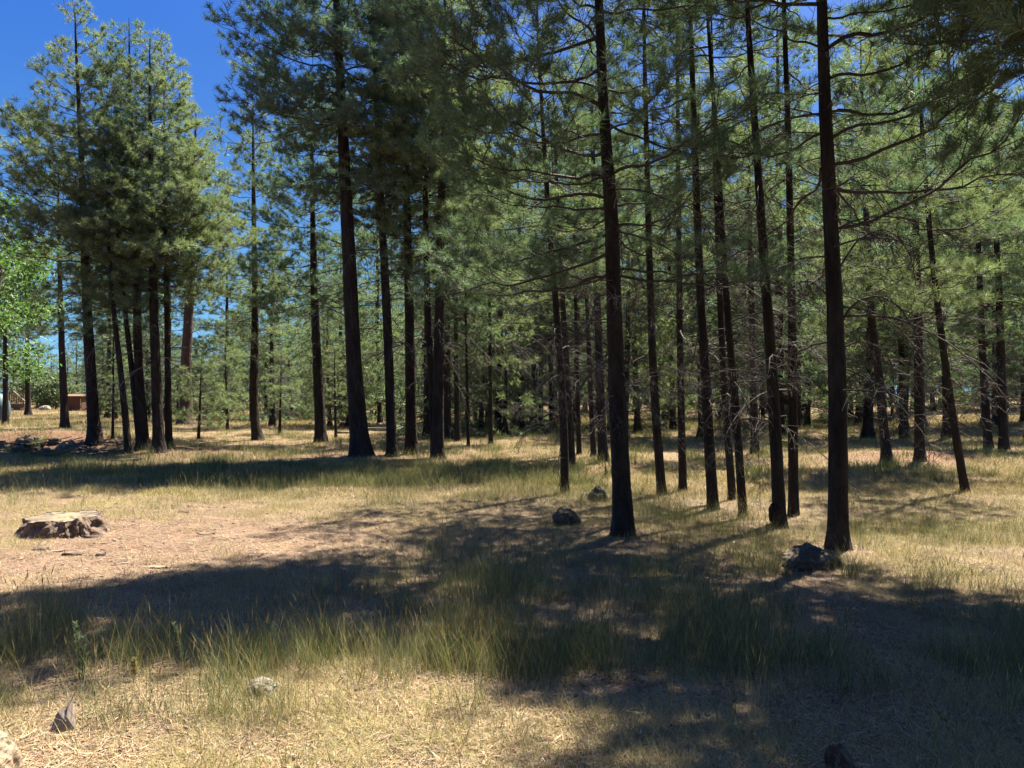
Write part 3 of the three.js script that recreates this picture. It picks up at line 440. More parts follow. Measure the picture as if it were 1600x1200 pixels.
// ------------------------------------------------------------------ the leafy tree at the left edge and low shrubs
function leafy(name, foot, H, R, cy, n, size, seed, label, group, mat, stems = 1) {
  const r = rng(seed), root = thing(name, foot), w = fresh(), pos = [], tips = [];
  for (let s = 0; s < stems; s++) { const q = V((r() - 0.5) * R * 0.6, H * 0.55, (r() - 0.5) * R * 0.6), e = V(q.x * 1.6, H * 0.9, q.z * 1.6); tube([V((r() - 0.5) * 0.1 * stems, -0.1, 0), q.clone().multiplyScalar(0.5), q, e], [0.022 * H, 0.018 * H, 0.012 * H, 0.004 * H].map((x) => x / Math.sqrt(stems)), 7, w); }
  const nb = Math.round(16 + 14 * R);
  for (let i = 0; i < nb; i++) { const a = r() * 6.28, e = Math.acos(1 - 1.7 * r()), k = 0.55 + 0.45 * r(), p = V(Math.cos(a) * Math.sin(e) * R * k, cy + Math.cos(e) * (H - cy) * k, Math.sin(a) * Math.sin(e) * R * k); tube([V(0, Math.max(0.2, p.y - 0.7 * R), 0), p.clone().multiplyScalar(0.55).add(V(0, p.y * 0.38, 0)), p], [0.02, 0.013, 0.005], 4, w); tips.push(p); }
  part('trunk', geo(w.pos, null, null, w.idx), M.twig, root);
  for (let i = 0; i < n; i++) {
    const t = tips[Math.floor(r() * tips.length)], s = R * 0.3, p = t.clone().add(V((r() + r() - 1) * s, (r() + r() - 1) * s * 0.7, (r() + r() - 1) * s)), d = V(r() - 0.5, r() - 0.7, r() - 0.5).normalize(), u = V(r() - 0.5, r() - 0.5, r() - 0.5).cross(d).normalize(), L = size * (0.7 + 0.6 * r());
    const a = p.clone().addScaledVector(d, L * 0.45).addScaledVector(u, L * 0.32), b = p.clone().addScaledVector(d, L * 0.45).addScaledVector(u, -L * 0.32), e = p.clone().addScaledVector(d, L);
    for (const q of [p, a, b, a, e, b]) pos.push(q.x, q.y, q.z);
  }
  const c = part('crown', geo(pos), mat, root); c.userData.kind = 'stuff';
  tag(root, label, 'tree', group); return root;
}
{ const f = at(-45, 640, 24); f.y = groundY(f.x, f.z); leafy('broadleaf_tree', f, 8.4, 2.3, 4.6, 9000, 0.13, 3, 'bright green broadleaf tree reaching in at the left edge', null, M.leaf); }
for (const [px, d, H, R, n, label] of [[178, 66, 2.6, 1.8, 2600, 'bright green shrub seen between the trunks of the left clump'], [64, 88, 4.2, 3.0, 4200, 'broad leafy shrub right of the wooden deck'], [88, 84, 3.4, 2.0, 3000, 'leafy shrub behind the lone straight pine']]) {
  const f = at(px, 640, d); f.y = groundY(f.x, f.z); tag(leafy('shrub', f, H, R, H * 0.45, n, 0.26, px, label, 'shrubs at the back of the clearing', M.shrub, 4), null, 'shrub');
}

// ------------------------------------------------------------------ rocks, stump, wood
function rockGeometry(w, h, dpt, seed, base = [0.085, 0.068, 0.054], detail = 24, rough = 1) {
  const g0 = new THREE.IcosahedronGeometry(1, detail); g0.deleteAttribute('uv'); const g = mergeVertices(g0.deleteAttribute('normal')), p = g.attributes.position, col = [], uv = [];
  for (let i = 0; i < p.count; i++) {
    let x = p.getX(i), y = p.getY(i), z = p.getZ(i);
    const big = fbm3(x * 1.3 + seed, y * 1.3, z * 1.3, seed, 3) - 0.5, pit = Math.abs(fbm3(x * 3.5, y * 3.5 + seed, z * 3.5, seed + 5, 3) - 0.5) * 2, fine = fbm3(x * 9, y * 9, z * 9 + seed, seed + 9, 2) - 0.5;
    const k = 1 + 0.85 * big + rough * (0.16 * (pit - 0.3) + 0.07 * fine), sq = 1 / Math.pow(Math.abs(x) ** 3 + Math.abs(y) ** 3 + Math.abs(z) ** 3, 1 / 3) * 0.35 + 0.65;
    x *= k * sq; y *= k * sq; z *= k * sq; p.setXYZ(i, x * w / 2, Math.max(y, -0.5) * h * 0.72 + h * 0.28, z * dpt / 2); uv.push(x * w * 2 + z * w, y * h * 3 + z * w);
    const lich = step(0.52, 0.62, fbm3(x * 3, y * 3, z * 3, seed + 40, 3)), v = 0.65 + 0.7 * fbm3(x * 5, y * 5, z * 5, seed + 60, 3);
    for (let c = 0; c < 3; c++) col.push(mix(base[c], [0.15, 0.135, 0.10][c], lich * 0.6) * v);
  }
  g.setAttribute('color', new THREE.Float32BufferAttribute(col, 3)); g.setAttribute('uv', new THREE.Float32BufferAttribute(uv, 2)); g.computeVertexNormals(); return g;
}
function rock(px, py, wpx, hpx, seed, label, base, group, turn = 0, depth = 0.75, rough = 1) {
  const q = onGround(px, py), s = -q.z / FOCAL; q.y -= hpx * s * 0.2;
  return tag(single('rock', rockGeometry(wpx * s, hpx * s * 1.15, wpx * s * depth, seed, base, wpx > 45 ? 26 : 12, rough), M.rock, q, turn), label, 'rock', group);
}
rock(1268, 886, 84, 34, 3, 'big pitted dark rock in front of the thick right-hand pine');
rock(883, 822, 46, 29, 11, 'rough grey rock left of the thick middle trunk');
rock(934, 782, 32, 22, 23, 'mossy dark rock in green grass behind the rough grey one', [0.10, 0.095, 0.065]);
rock(408, 1086, 54, 22, 31, 'small pale angular rock in the dry grass at the shade edge', [0.1944, 0.1692, 0.1368]);
rock(-16, 1222, 96, 84, 47, 'cream boulder cut off by the bottom left corner', [0.2736, 0.2016, 0.1368], undefined, 0, 0.8, 0.3);
rock(1312, 1212, 44, 46, 53, 'reddish brown stone at the bottom edge on the right', [0.075, 0.042, 0.03]);
rock(70, 642, 17, 9, 61, 'pale boulder at the back near the leafy shrubs', [0.2592, 0.2232, 0.1872]);
const PILE = 'stones of the debris heap';
for (const [px, py, w, h, s, label] of [[42, 693, 26, 12, 71, 'dark stone crowning the debris heap at the left'], [60, 692, 14, 8, 72, 'small stone right of the crowning stone of the debris heap'], [98, 700, 16, 9, 73, 'pale stone in the middle of the debris heap'], [112, 695, 10, 7, 74, 'small pale stone at the right of the debris heap'], [72, 706, 14, 6, 75, 'flat pale stone low on the front of the debris heap'], [6, 702, 22, 14, 76, 'dark stone of the debris heap at the left edge'], [130, 702, 12, 7, 77, 'dark clod under the tallest left pine'], [28, 706, 18, 9, 78, 'dark clod low at the left of the debris heap'], [86, 694, 20, 8, 79, 'long dark clod between the stones of the debris heap'], [150, 708, 13, 6, 80, 'dark clod at the right end of the debris heap']])
  rock(px, py, w, h, s, label, s > 72 && s < 76 ? [0.216, 0.18, 0.144] : [0.11, 0.08, 0.06], PILE);

{ // the old stump
  const q = onGround(101, 832), root = thing('tree_stump', q, 0), n = 96, rows = 16, H = 0.2, pos = [], uv = [], idx = [], top = [], tcol = [], tidx = [];
  const rim = (a, k) => { const f = 0.39 + 0.025 * Math.sin(a * 3 + 1) + 0.02 * Math.sin(a * 7); return f + (0.55 + 0.03 * Math.sin(a * 5) - f) * Math.pow(1 - k, 1.05) + 0.035 * (vn3(Math.cos(a) * 6, Math.sin(a) * 6, k * 3, 4) - 0.5) * 2 + 0.07 * (vn3(Math.cos(a) * 12, Math.sin(a) * 12, k * 5, 9) - 0.5) + 0.05 * (vn3(Math.cos(a) * 26, Math.sin(a) * 26, k * 12, 19) - 0.5); };
  const lidY = (x, z) => H + 0.035 * x - 0.06 * z * 0.5 + 0.03 * (fbm(x * 9, z * 9, 3) - 0.5) - 0.02 * step(0.55, 0.75, fbm(x * 5 + 4, z * 5, 13, 3));
  for (let j = 0; j <= rows; j++) for (let i = 0; i <= n; i++) { const a = i / n * 6.28318, k = j / rows, R = rim(a, k), x = Math.cos(a) * R, z = Math.sin(a) * R * 0.85; pos.push(x, mix(-0.1, lidY(x, z), k), z); uv.push(i / n * 4, k * 0.3); }
  for (let j = 0; j < rows; j++) for (let i = 0; i < n; i++) { const a = j * (n + 1) + i; idx.push(a, a + n + 1, a + 1, a + 1, a + n + 1, a + n + 2); }
  part('bark', geo(pos, uv, null, idx), M.barkStump, root);
  const rings = 26;
  for (let j = 0; j <= rings; j++) for (let i = 0; i <= n; i++) {
    const a = i / n * 6.28318, k = j / rings, R = rim(a, 1) * k * 0.985, x = Math.cos(a) * R, z = Math.sin(a) * R * 0.85, saw = 0.006 * Math.sin((x * 0.7 + z) * 60);
    top.push(x, lidY(x, z) + saw * 0.5 - 0.004, z); const v = 0.8 + 0.25 * vn(R * 60, 3) + 0.35 * (fbm(x * 14 + z * 10, (z - x) * 3, 6, 3) - 0.5); const crack = 0.8 - 0.55 * step(0.6, 0.7, vn3(Math.cos(a) * 9, Math.sin(a) * 9, k * 2, 29)) * step(0.25, 0.6, k), grey = step(0.4, 0.65, fbm(x * 6, z * 6, 23, 3)); tcol.push(mix(0.216, 0.1692, grey) * v * crack, mix(0.1656, 0.126, grey) * v * crack, mix(0.0972, 0.0828, grey) * v * crack);
  }
  for (let j = 0; j < rings; j++) for (let i = 0; i < n; i++) { const a = j * (n + 1) + i; tidx.push(a, a + 1, a + n + 1, a + 1, a + n + 2, a + n + 1); }
  part('cut_top', geo(top, null, tcol, tidx), M.wood, root);
  tag(root, 'broad low sawn tree stump with rough bark on the bare duff', 'stump');
}
function splinter(L, w, t, seed, c, rough = 0.2) { // a split, weathered piece of wood along x
  const n = 26, m = 14, pos = [], col = [], idx = [], shape = []; const r = rng(seed);
  for (let i = 0; i < m; i++) { const a = i / m * 6.283; shape.push(0.72 + 0.45 * r()); }
  for (let j = 0; j <= n; j++) for (let i = 0; i < m; i++) {
    const a = i / m * 6.283, k = j / n, e = Math.pow(Math.sin(Math.PI * clamp(0.06 + 0.88 * k)), 0.28) * (1 - rough * (vn(i * 1.7, k * 3, 1 << 20, 1 << 20, seed) - 0.5) * (k < 0.15 || k > 0.85 ? 3 : 1)), R = shape[i] * e;
    pos.push((k - 0.5) * L + (k > 0.8 || k < 0.2 ? (r() - 0.5) * 0.12 * L : 0), Math.sin(a) * R * t / 2 + 0.1 * L * (k - 0.5) ** 2, Math.cos(a) * R * w / 2);
    const v = 0.65 + 0.6 * vn(i * 1.3, k * 5, 1 << 20, 1 << 20, seed + 3); col.push(c[0] * v, c[1] * v, c[2] * v);
  }
  for (let j = 0; j < n; j++) for (let i = 0; i < m; i++) { const a = j * m + i, b = j * m + (i + 1) % m; idx.push(a, b, a + m, b, b + m, a + m); }
  for (const [s, f] of [[0, 1], [n * m, -1]]) { const k = pos.length / 3; let cx = 0, cy = 0, cz = 0; for (let i = 0; i < m; i++) { cx += pos[(s + i) * 3]; cy += pos[(s + i) * 3 + 1]; cz += pos[(s + i) * 3 + 2]; } pos.push(cx / m, cy / m, cz / m); col.push(...c); for (let i = 0; i < m; i++) idx.push(...(f > 0 ? [s + (i + 1) % m, s + i, k] : [s + i, s + (i + 1) % m, k])); }
  return geo(pos, null, col, idx);
}
{ const grain = texture(128, (u, v) => { const k = 0.55 * vn(u * 26, v * 3, 26, 3, 5) + 0.45 * vn(u * 60, v * 8, 60, 8, 6); return [0.216, 0.1728, 0.1476].map((c) => toS(c * (0.55 + 0.8 * k))); }), wm = std({ map: grain, bumpMap: grain, bumpScale: 0.006 });
  const chunk = (pts) => { const g = new ConvexGeometry(pts.map((p) => V(...p))), p = g.attributes.position, uv = []; for (let i = 0; i < p.count; i++) uv.push((p.getX(i) + 0.7 * p.getZ(i) + 0.45 * p.getY(i)) * 7, (p.getY(i) - 0.45 * p.getX(i)) * 7); g.setAttribute('uv', new THREE.Float32BufferAttribute(uv, 2)); return g; };
  const q = onGround(97, 1142); q.y -= 0.012; const root = thing('wood_chunk', q, 0.35); root.rotation.z = -0.4; root.scale.set(0.85, 1.15, 0.9);
  part('heartwood', chunk([[-0.062, 0, 0.03], [-0.01, 0, 0.06], [0.045, 0, -0.05], [-0.055, 0, -0.045], [-0.068, 0.075, 0], [-0.03, 0.115, -0.012], [-0.008, 0.06, 0.045], [0.02, 0.07, -0.04]]), wm, root);
  part('split_face', chunk([[-0.012, 0, 0.058], [0.062, 0, 0.03], [0.066, 0.012, -0.03], [-0.028, 0.14, -0.014], [-0.036, 0.12, -0.004], [-0.014, 0.075, 0.036], [0.05, 0.04, 0.034]]), wm, root);
  part('splinter', chunk([[-0.034, 0.10, -0.012], [-0.022, 0.10, -0.008], [-0.028, 0.10, -0.02], [-0.026, 0.172, -0.016]]), wm, root);
  tag(root, 'split weathered chunk of wood in the dry grass at lower left', 'wood'); }
const CHIPS = 'bark scraps round the stump';
for (const [px, py, L, dark, turn, label] of [[86, 864, 0.17, 0, 0.5, 'pale curved bark strip below the stump'], [114, 869, 0.18, 1, 0.1, 'dark bark scrap right of the pale strip below the stump'], [64, 862, 0.16, 1, 0, 'dark flat bark scrap under the left end of the stump'], [157, 871, 0.1, 1, 0.8, 'small dark upright lump on the bare duff'], [146, 842, 0.17, 1, 0.4, 'dark bark scrap at the right foot of the stump'], [287, 802, 0.14, 1, 0.1, 'dark scrap alone in the thin grass right of the stump'], [178, 846, 0.15, 0, 2.2, 'thin twig at the right of the stump'], [322, 836, 0.2, 0, 0.1, 'pale stick on bare duff well right of the stump'], [245, 889, 0.2, 0, 0.05, 'pale flat chip at the edge of the big shadow'], [190, 884, 0.13, 0, 0.6, 'pale chip between stump and big shadow']]) {
  const q = onGround(px, py); q.y += 0.012; const m = single('bark_piece', splinter(L, dark ? L * 0.4 : L * 0.2, dark ? 0.05 : 0.025, px, dark ? [0.075, 0.05, 0.038] : [0.2088, 0.1692, 0.126], 0.6), M.wood, q, turn); tag(m, label, 'bark', CHIPS);
}
const LOGS = 'logs lying in the woods';
for (const [px, py, L, t, turn, label] of [[590, 668, 3.6, 0.3, 0.06, 'longest log lying beyond the stoutest middle pine'], [598, 674, 2.6, 0.22, -0.05, 'short log in front of the longest one'], [548, 678, 1.2, 0.16, 0.2, 'stubby log left of the stoutest middle pine'], [168, 722, 1.5, 0.08, 0.12, 'pale forked stick in front of the debris heap'], [1590, 622, 5, 0.3, 0.1, 'grey log in the woods at the far right']]) {
  const q = onGround(px, py); q.y += t * 0.3; tag(single('fallen_log', splinter(L, t, t, px, [0.1512, 0.1188, 0.0936], 0.2), M.wood, q, turn), label, 'log', LOGS);
}
{ const r = rng(8); for (let i = 0; i < 40; i++) { const q = onGround(5 + 195 * r(), 690 + 26 * r()), t = 0.02 + 0.035 * r(); q.y += t * 0.5 + 0.04 * r(); const m = single('stick', splinter(0.35 + 0.7 * r(), t * 1.4, t, i + 60, r() < 0.7 ? [0.075, 0.052, 0.04] : [0.1728, 0.1404, 0.1116], 0.3), M.wood, q, r() * 3); m.rotation.z = (r() - 0.4) * 0.35; tag(m, 'stick lying in the debris heap at the left', 'stick', 'sticks of the debris heap'); } }

// ------------------------------------------------------------------ deck, shed and block at the far left
{
  const plank = std({ color: rgb(0.144, 0.0828, 0.0504) }), dark = std({ color: rgb(0.12, 0.065, 0.04) }), stone = std({ color: rgb(0.2304, 0.1872, 0.1512) }), box = (w, h, d, x, y, z) => new THREE.BoxGeometry(w, h, d).translate(x, y, z);
  const f = at(24, 640, 76); f.y = groundY(f.x, f.z); const root = thing('wooden_deck', f, 0.15);
  for (let i = 0; i < 9; i++) part('board', box(0.28, 0.06, 2.4, -1.2 + i * 0.3, 0.78, 0), plank, root);
  part('skirt', box(2.7, 0.62, 0.06, 0, 0.42, 1.12), dark, root);
  for (let i = 0; i < 5; i++) part('post', box(0.1, 1.0, 0.1, -1.25 + i * 0.62, 1.31, 1.1), dark, root);
  for (let i = 0; i < 12; i++) if (i % 3) part('baluster', box(0.05, 0.8, 0.04, -1.25 + i * 0.21, 1.25, 1.1), plank, root);
  part('rail', box(2.8, 0.08, 0.12, 0, 1.85, 1.1), plank, root); part('rail', box(2.7, 0.06, 0.06, 0, 0.92, 1.17), plank, root);
  const hr = part('handrail', new THREE.BoxGeometry(1.6, 0.1, 0.1), std({ color: rgb(0.2592, 0.2232, 0.18) }), root); hr.position.set(0.95, 1.45, 1.3); hr.rotation.z = -0.75;
  for (let i = 0; i < 3; i++) part('pier', box(0.42, 0.36, 0.42, -1 + i * 1.2, 0.16, 1.45), stone, root);
  tag(root, 'small brown wooden deck with railing far off at the left', 'deck');
  const s = at(117, 644, 74); s.y = groundY(s.x, s.z); const sh = thing('shed', s, -0.1);
  const red = std({ color: rgb(0.0864, 0.0346, 0.0194) }); for (let i = 0; i < 7; i++) part('board', box(0.24, 1.45, 0.05, -0.78 + i * 0.26, 0.7, 0.5), red, sh);
  part('side_wall', box(0.06, 1.45, 1.0, 0.95, 0.7, -0.05), red, sh); part('side_wall', box(0.06, 1.45, 1.0, -0.95, 0.7, -0.05), red, sh); part('roof', new THREE.BoxGeometry(2.3, 0.07, 1.5).rotateX(0.12).translate(0, 1.52, 0), dark, sh);
  tag(sh, 'small red-brown shed behind the tallest left pine', 'shed');
  const t = at(-22, 655, 44); t.y = groundY(t.x, t.z); const teal = std({ color: rgb(0.05, 0.10, 0.12), roughness: 0.6 }), cover = new THREE.CapsuleGeometry(0.55, 1.3, 8, 20).rotateZ(Math.PI / 2).scale(1, 1.7, 1.1).translate(0, 0.75, 0);
  tag(single('tarp_cover', cover, teal, t, 0.6), 'blue-green covered bulk cut by the left edge', 'tarp');
}

// ------------------------------------------------------------------ weeds in the foreground
for (const [px, py, h, lean, label] of [[124, 1062, 0.32, -0.02, 'upright leafy green weed at the lower left shade edge'], [292, 1052, 0.29, -0.08, 'thinner green weed right of the upright leafy one'], [208, 1066, 0.12, 0, 'tiny yellow-flowered weed between the two green weeds']]) {
  const q = onGround(px, py), r = rng(px), root = thing('weed', q), w = fresh(), pos = [], stems = h > 0.3 ? 3 : 1;
  for (let s = 0; s < stems; s++) {
    const k = 1 - 0.28 * s, e = V(lean + s * 0.035, h * k, (r() - 0.5) * 0.04), m = e.clone().multiplyScalar(0.5).add(V(0.006, 0, 0)), c = new THREE.CatmullRomCurve3([V(s * 0.012, -0.02, 0), m, e]); tube(c.getPoints(8), Array.from({ length: 9 }, (_, i) => mix(0.0035, 0.0012, i / 8)), 5, w);
    for (let i = 0; i < 150 * k; i++) { const t = 0.12 + 0.88 * Math.pow(r(), 0.7), p = c.getPoint(t), a = r() * 6.28, d = V(Math.cos(a), 0.75 + 0.5 * r(), Math.sin(a)).normalize(), L = (0.022 + 0.03 * (1 - t)) * (0.7 + 0.6 * r()), u = V(-Math.sin(a), 0, Math.cos(a)).multiplyScalar(0.0035); const mid = p.clone().addScaledVector(d, L * 0.5), e2 = p.clone().addScaledVector(d, L); for (const v of [p, mid.clone().add(u), mid.clone().sub(u), mid.clone().add(u), e2, mid.clone().sub(u)]) pos.push(v.x, v.y, v.z); }
  }
  part('stem', geo(w.pos, null, null, w.idx), std({ color: rgb(0.108, 0.1224, 0.0432) }), root); part('leaves', geo(pos), std({ color: h > 0.2 ? rgb(0.108, 0.144, 0.0468) : rgb(0.216, 0.18, 0.0252), roughness: 1, transmission: 0.35, thickness: 0 }), root).userData.kind = 'stuff';
  tag(root, label, 'weed', 'green weeds in the foreground');
}

// ------------------------------------------------------------------ grass
const STRAW = [[1, 1, 1], [1.12, 1.1, 1.05], [0.9, 0.84, 0.76], [0.5, 0.4, 0.34], [0.85, 0.95, 0.7], [1.2, 1.2, 1.25]], LUSH = [[1, 1, 1], [0.8, 0.9, 0.8], [1.3, 1.15, 1.0], [1.9, 1.5, 1.6]];
function clump(n, h, spread, tilt, w, seed, seg = 2, head = 0, tones = STRAW) {
  const r = rng(seed), pos = [], col = [];
  for (let i = 0; i < n; i++) {
    const a = r() * 6.283, b = r() * 6.283, rad = spread * Math.pow(r(), 0.6), x = Math.cos(b) * rad, z = Math.sin(b) * rad, L = h * (0.4 + 0.65 * r()), k = tilt * (0.3 + 0.9 * r()), ww = w * (0.7 + 0.6 * r()), f = r() * 6.283, sx = Math.cos(f) * ww / 2, sz = Math.sin(f) * ww / 2;
    const P = [], c0 = tones[Math.floor(r() * tones.length)], start = pos.length;
    for (let j = 0; j <= seg; j++) { const t = j / seg, q = k * (0.45 + 0.75 * t); P.push([x + Math.cos(a) * Math.sin(Math.min(q, 1.5)) * L * t, Math.cos(Math.min(q, 1.5)) * L * t + (k > 1 ? 0.006 : 0), z + Math.sin(a) * Math.sin(Math.min(q, 1.5)) * L * t]); }
    for (let j = 0; j < seg; j++) { const A = P[j], B = P[j + 1], wa = 1 - 0.6 * j / seg, wb = j === seg - 1 ? 0 : 1 - 0.6 * (j + 1) / seg; pos.push(A[0] + sx * wa, A[1], A[2] + sz * wa, A[0] - sx * wa, A[1], A[2] - sz * wa, B[0] + sx * wb, B[1], B[2] + sz * wb); if (wb) pos.push(B[0] + sx * wb, B[1], B[2] + sz * wb, A[0] - sx * wa, A[1], A[2] - sz * wa, B[0] - sx * wb, B[1], B[2] - sz * wb); }
    if (head && r() < head) { const T = P[seg], S = P[seg - 1], dl = Math.hypot(T[0] - S[0], T[1] - S[1], T[2] - S[2]), d = [0, 1, 2].map((c) => (T[c] - S[c]) / dl), l = 0.05 + 0.04 * r(), g = 0.0026; for (const [ex, ez] of [[g, 0], [0, g], [g * 0.7, -g * 0.7]]) { const m = [0, 1, 2].map((c) => T[c] + d[c] * l * 0.4), e = [0, 1, 2].map((c) => T[c] + d[c] * l); pos.push(T[0], T[1], T[2], m[0] + ex, m[1], m[2] + ez, m[0] - ex, m[1], m[2] - ez, m[0] + ex, m[1], m[2] + ez, e[0], e[1], e[2], m[0] - ex, m[1], m[2] - ez); } }
    const v = 0.8 + 0.4 * r(); for (let q = start; q < pos.length; q += 3) col.push(c0[0] * v, c0[1] * v, c0[2] * v);
  }
  return geo(pos, null, col);
}
function sow(name, g, material, count, pick, label, seed, bake) {
  const r = rng(seed), im = new THREE.InstancedMesh(g, material, count), m = new THREE.Matrix4(), q = new THREE.Quaternion(), c = new THREE.Color(); let n = 0;
  for (let tries = 0; n < count && tries < count * 12; tries++) {
    const res = pick(r); if (!res) continue; const [x, z, s, sy, col] = res;
    const dx = (groundY(x + 0.1, z) - groundY(x - 0.1, z)) / 0.2, dz = (groundY(x, z + 0.1) - groundY(x, z - 0.1)) / 0.2;
    q.setFromUnitVectors(UPV, V(-dx, 1, -dz).normalize()).multiply(new THREE.Quaternion().setFromAxisAngle(UPV, r() * 6.283));
    im.setMatrixAt(n, m.compose(V(x, groundY(x, z) - 0.004, z), q, V(s, sy, s))); im.setColorAt(n, c.setRGB(...col)); n++;
  }
  if (bake) { // long blades reach over one another: one real mesh traces faster than copies
    const P = g.attributes.position, C = g.attributes.color, k = P.count, pos = new Float32Array(n * k * 3), col = new Float32Array(n * k * 3), v = V();
    for (let i = 0; i < n; i++) { im.getMatrixAt(i, m); im.getColorAt(i, c); for (let j = 0; j < k; j++) { v.fromBufferAttribute(P, j).applyMatrix4(m); const o = (i * k + j) * 3; pos[o] = v.x; pos[o + 1] = v.y; pos[o + 2] = v.z; col[o] = C.getX(j) * c.r; col[o + 1] = C.getY(j) * c.g; col[o + 2] = C.getZ(j) * c.b; } }
    return tag(part(numbered(name), geo(pos, null, col), material, scene), label, 'grass', null, 'stuff');
  }
  im.count = n; im.name = numbered(name); im.castShadow = im.receiveShadow = true; scene.add(im); tag(im, label, 'grass', null, 'stuff'); return im;
}
// a point on the ground seen by the camera, with margins; nearer ground is sown more thickly
const field = (r, d0, d1, pw = 1) => { const t = r(), d = pw === 0 ? d0 * Math.pow(d1 / d0, t) : pw === 2 ? mix(d0, d1, t) : Math.sqrt(mix(d0 * d0, d1 * d1, t)); return [(r() * 2 - 1) * (0.74 * d + 1.2), -d]; };
const straw = (r, x, z) => { const v = 0.75 + 0.45 * r(), k = fbm(x * 0.5, z * 0.5, 131, 3), y = r(); return [mix(0.2851, 0.3655, y) * v, mix(0.2229, 0.2924, y) * v * (0.96 + 0.12 * k), mix(0.108, 0.1548, y) * v * (1.15 - 0.4 * k)]; };
const lush = (r, x, z) => { const y = r() ** 1.6, v = 0.8 + 0.4 * r(); return [mix(0.072, 0.216, y) * v, mix(0.108, 0.2016, y) * v, mix(0.0252, 0.072, y) * v]; };
const dryOK = (r, x, z) => r() < clamp(1.05 - 1.0 * bare(x, z), 0.08, 1) * (0.35 + 0.65 * step(0.3, 0.6, fbm(x * 1.7, z * 1.7, 171, 3)));
const thatch = clump(150, 0.11, 0.2, 1.55, 0.0034, 1, 1), short = clump(46, 0.11, 0.17, 0.9, 0.0034, 2, 1), tall = clump(11, 0.37, 0.075, 0.46, 0.0027, 3, 2, 0, LUSH), stalk = clump(4, 0.5, 0.11, 0.3, 0.0028, 4, 3, 0.9), tallFar = clump(30, 0.30, 0.26, 0.4, 0.009, 5, 2, 0, LUSH), shortFar = clump(90, 0.11, 0.36, 0.9, 0.009, 6, 1), vfar = clump(60, 0.2, 1.1, 0.6, 0.026, 7, 1);
const litterBits = (() => { const r = rng(19), pos = [], col = []; for (let i = 0; i < 70; i++) { const a = r() * 6.28, L = 0.03 + 0.1 * r(), x = (r() - 0.5) * 0.36, z = (r() - 0.5) * 0.36, y = 0.006 + 0.012 * r(), w = 0.0018 + 0.002 * r() + (r() < 0.05 ? 0.003 : 0), e = (r() - 0.5) * 0.02, k = r(), v = 0.6 + 0.6 * r(), c = k < 0.62 ? [0.2448, 0.1512, 0.09] : k < 0.85 ? [0.3024, 0.2448, 0.1584] : [0.11, 0.075, 0.055]; pos.push(x - Math.sin(a) * w, y, z + Math.cos(a) * w, x + Math.sin(a) * w, y, z - Math.cos(a) * w, x + Math.cos(a) * L, Math.max(0.004, y + e), z + Math.sin(a) * L); for (let q = 0; q < 3; q++) col.push(...c.map((t) => t * v)); } return geo(pos, null, col); })();
const blend = (r, x, z, k) => { const c = straw(r, x, z), l = lush(r, x, z), g = clamp(green(x, z) * k) * r(); return c.map((v, i) => mix(v, l[i], g)); };
sow('needle_litter', litterBits, M.litter, 6000, (r) => { const [x, z] = field(r, 2.4, 15, 2); if (r() > 0.3 + bare(x, z)) return null; const v = 0.75 + 0.5 * r(); return [x, z, 0.8 + 0.5 * r(), 1, [v, v, v]]; }, 'fallen brown needles and straw bits over the bare duff', 201);
const clod = (() => { const g = new THREE.IcosahedronGeometry(1, 1), p = g.attributes.position, r = rng(4), seen = new Map(); for (let i = 0; i < p.count; i++) { const key = [p.getX(i), p.getY(i), p.getZ(i)].map((v) => v.toFixed(3)).join(); if (!seen.has(key)) seen.set(key, 0.6 + 0.7 * r()); const k = seen.get(key); p.setXYZ(i, p.getX(i) * k * 0.016, Math.max(-0.2, p.getY(i) * k) * 0.011 + 0.003, p.getZ(i) * k * 0.012); } g.deleteAttribute('uv'); g.setAttribute('color', new THREE.Float32BufferAttribute(new Float32Array(p.count * 3).fill(1), 3)); g.computeVertexNormals(); return g; })();
tag(sow('litter_crumbs', clod, M.litter, 5200, (r) => { const [x, z] = field(r, 2.4, 16, 2); if (r() > 0.25 + bare(x, z) || fbm(x * 2.2, z * 2.2, 301, 2) < 0.42) return null; const v = 0.5 + r(), s = 0.5 + 1.4 * Math.pow(r(), 2.5), k = r(); return [x, z, s, s, k < 0.8 ? [0.075 * v, 0.05 * v, 0.036 * v] : [0.1872 * v, 0.144 * v, 0.1008 * v]]; }, 'crumbs of bark, cone scales and brown leaves strewn on the ground', 209), null, 'litter');
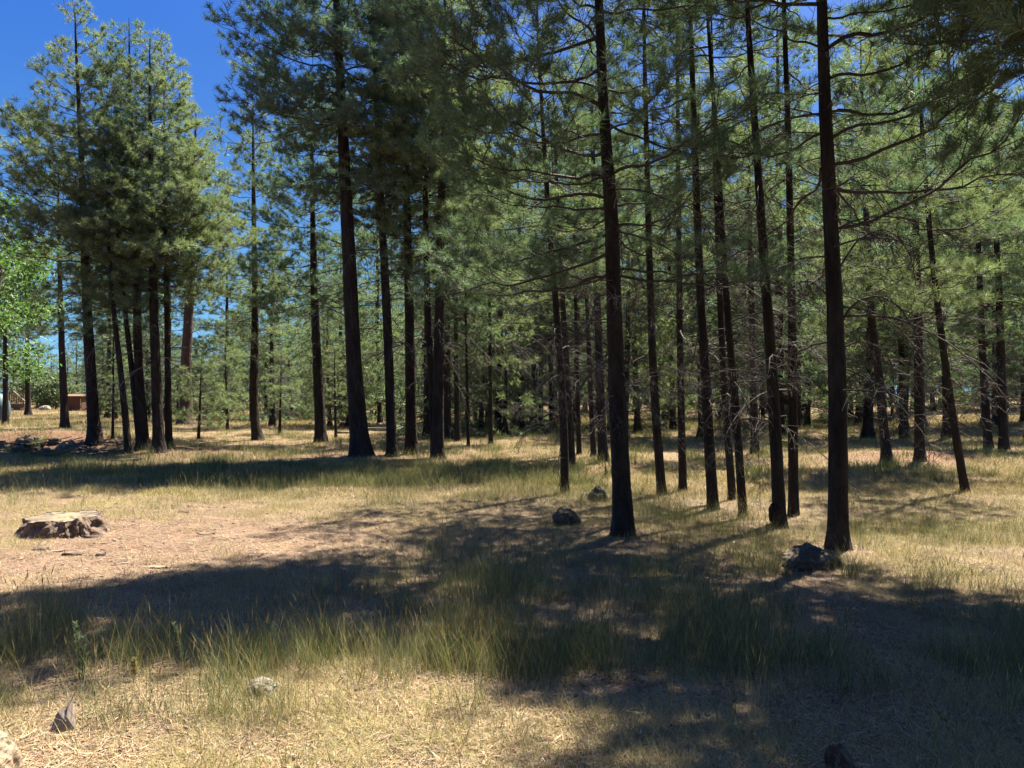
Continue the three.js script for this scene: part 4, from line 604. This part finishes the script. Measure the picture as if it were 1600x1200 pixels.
sow('dry_grass', thatch, M.grass, 6500, (r) => { const [x, z] = field(r, 2.4, 14, 2); if (!dryOK(r, x, z)) return null; const s = 0.7 + 0.6 * r(); return [x, z, s, s * (0.5 + 0.6 * r()), blend(r, x, z, 0.5)]; }, 'matted straw-coloured dry grass covering the foreground', 202);
sow('dry_grass', short, M.grass, 3800, (r) => { const [x, z] = field(r, 2.4, 15, 2); if (!dryOK(r, x, z) || r() > 0.1 + fbm(x * 0.9, z * 0.9, 211, 3)) return null; const s = 0.7 + 0.7 * r(); return [x, z, s, s, blend(r, x, z, 1.1)]; }, 'short upright dry grass of the foreground', 203, true);
sow('green_grass', tall, M.grass, 5600, (r) => { const [x, z] = field(r, 3.4, 19, 0); if (r() > (green(x, z) - 0.22) * 0.9) return null; const s = 0.6 + 0.5 * r(); return [x, z, s, s * (0.4 + 0.8 * r()), lush(r, x, z)]; }, 'tall fresh green grass in loose tufts along the shade', 204, true);
sow('seed_grass', stalk, M.grass, 2300, (r) => { const [x, z] = field(r, 3.6, 19, 0); if (r() > green(x, z) * 1.0 - 0.05) return null; const s = 0.7 + 0.4 * r(); return [x, z, s, s * (0.7 + 0.5 * r()), straw(r, x, z)]; }, 'thin grass stalks with pale narrow seed heads', 205, true);
sow('dry_grass', shortFar, M.grass, 8000, (r) => { const [x, z] = field(r, 12.5, 44, 0); if (!dryOK(r, x, z)) return null; const s = 0.7 + 0.6 * r(); return [x, z, s, s, blend(r, x, z, 0.9)]; }, 'short dry grass across the clearing and under the trees behind', 206);
sow('green_grass', tallFar, M.grass, 5500, (r) => { const [x, z] = field(r, 14, 60, 0); if (r() > green(x, z) - 0.1) return null; const s = 0.6 + 0.6 * r(); return [x, z, s, s * (0.6 + 0.6 * r()), lush(r, x, z)]; }, 'green grass patches farther back under the pines', 207);
sow('far_grass', vfar, M.grass, 7000, (r) => { const [x, z] = field(r, 38, 130, 0); const s = 0.7 + 0.6 * r(); return [x, z, s, s, blend(r, x, z, 1.2)]; }, 'thin dry grass on the forest floor far behind', 208);

renderer.render(scene, camera);
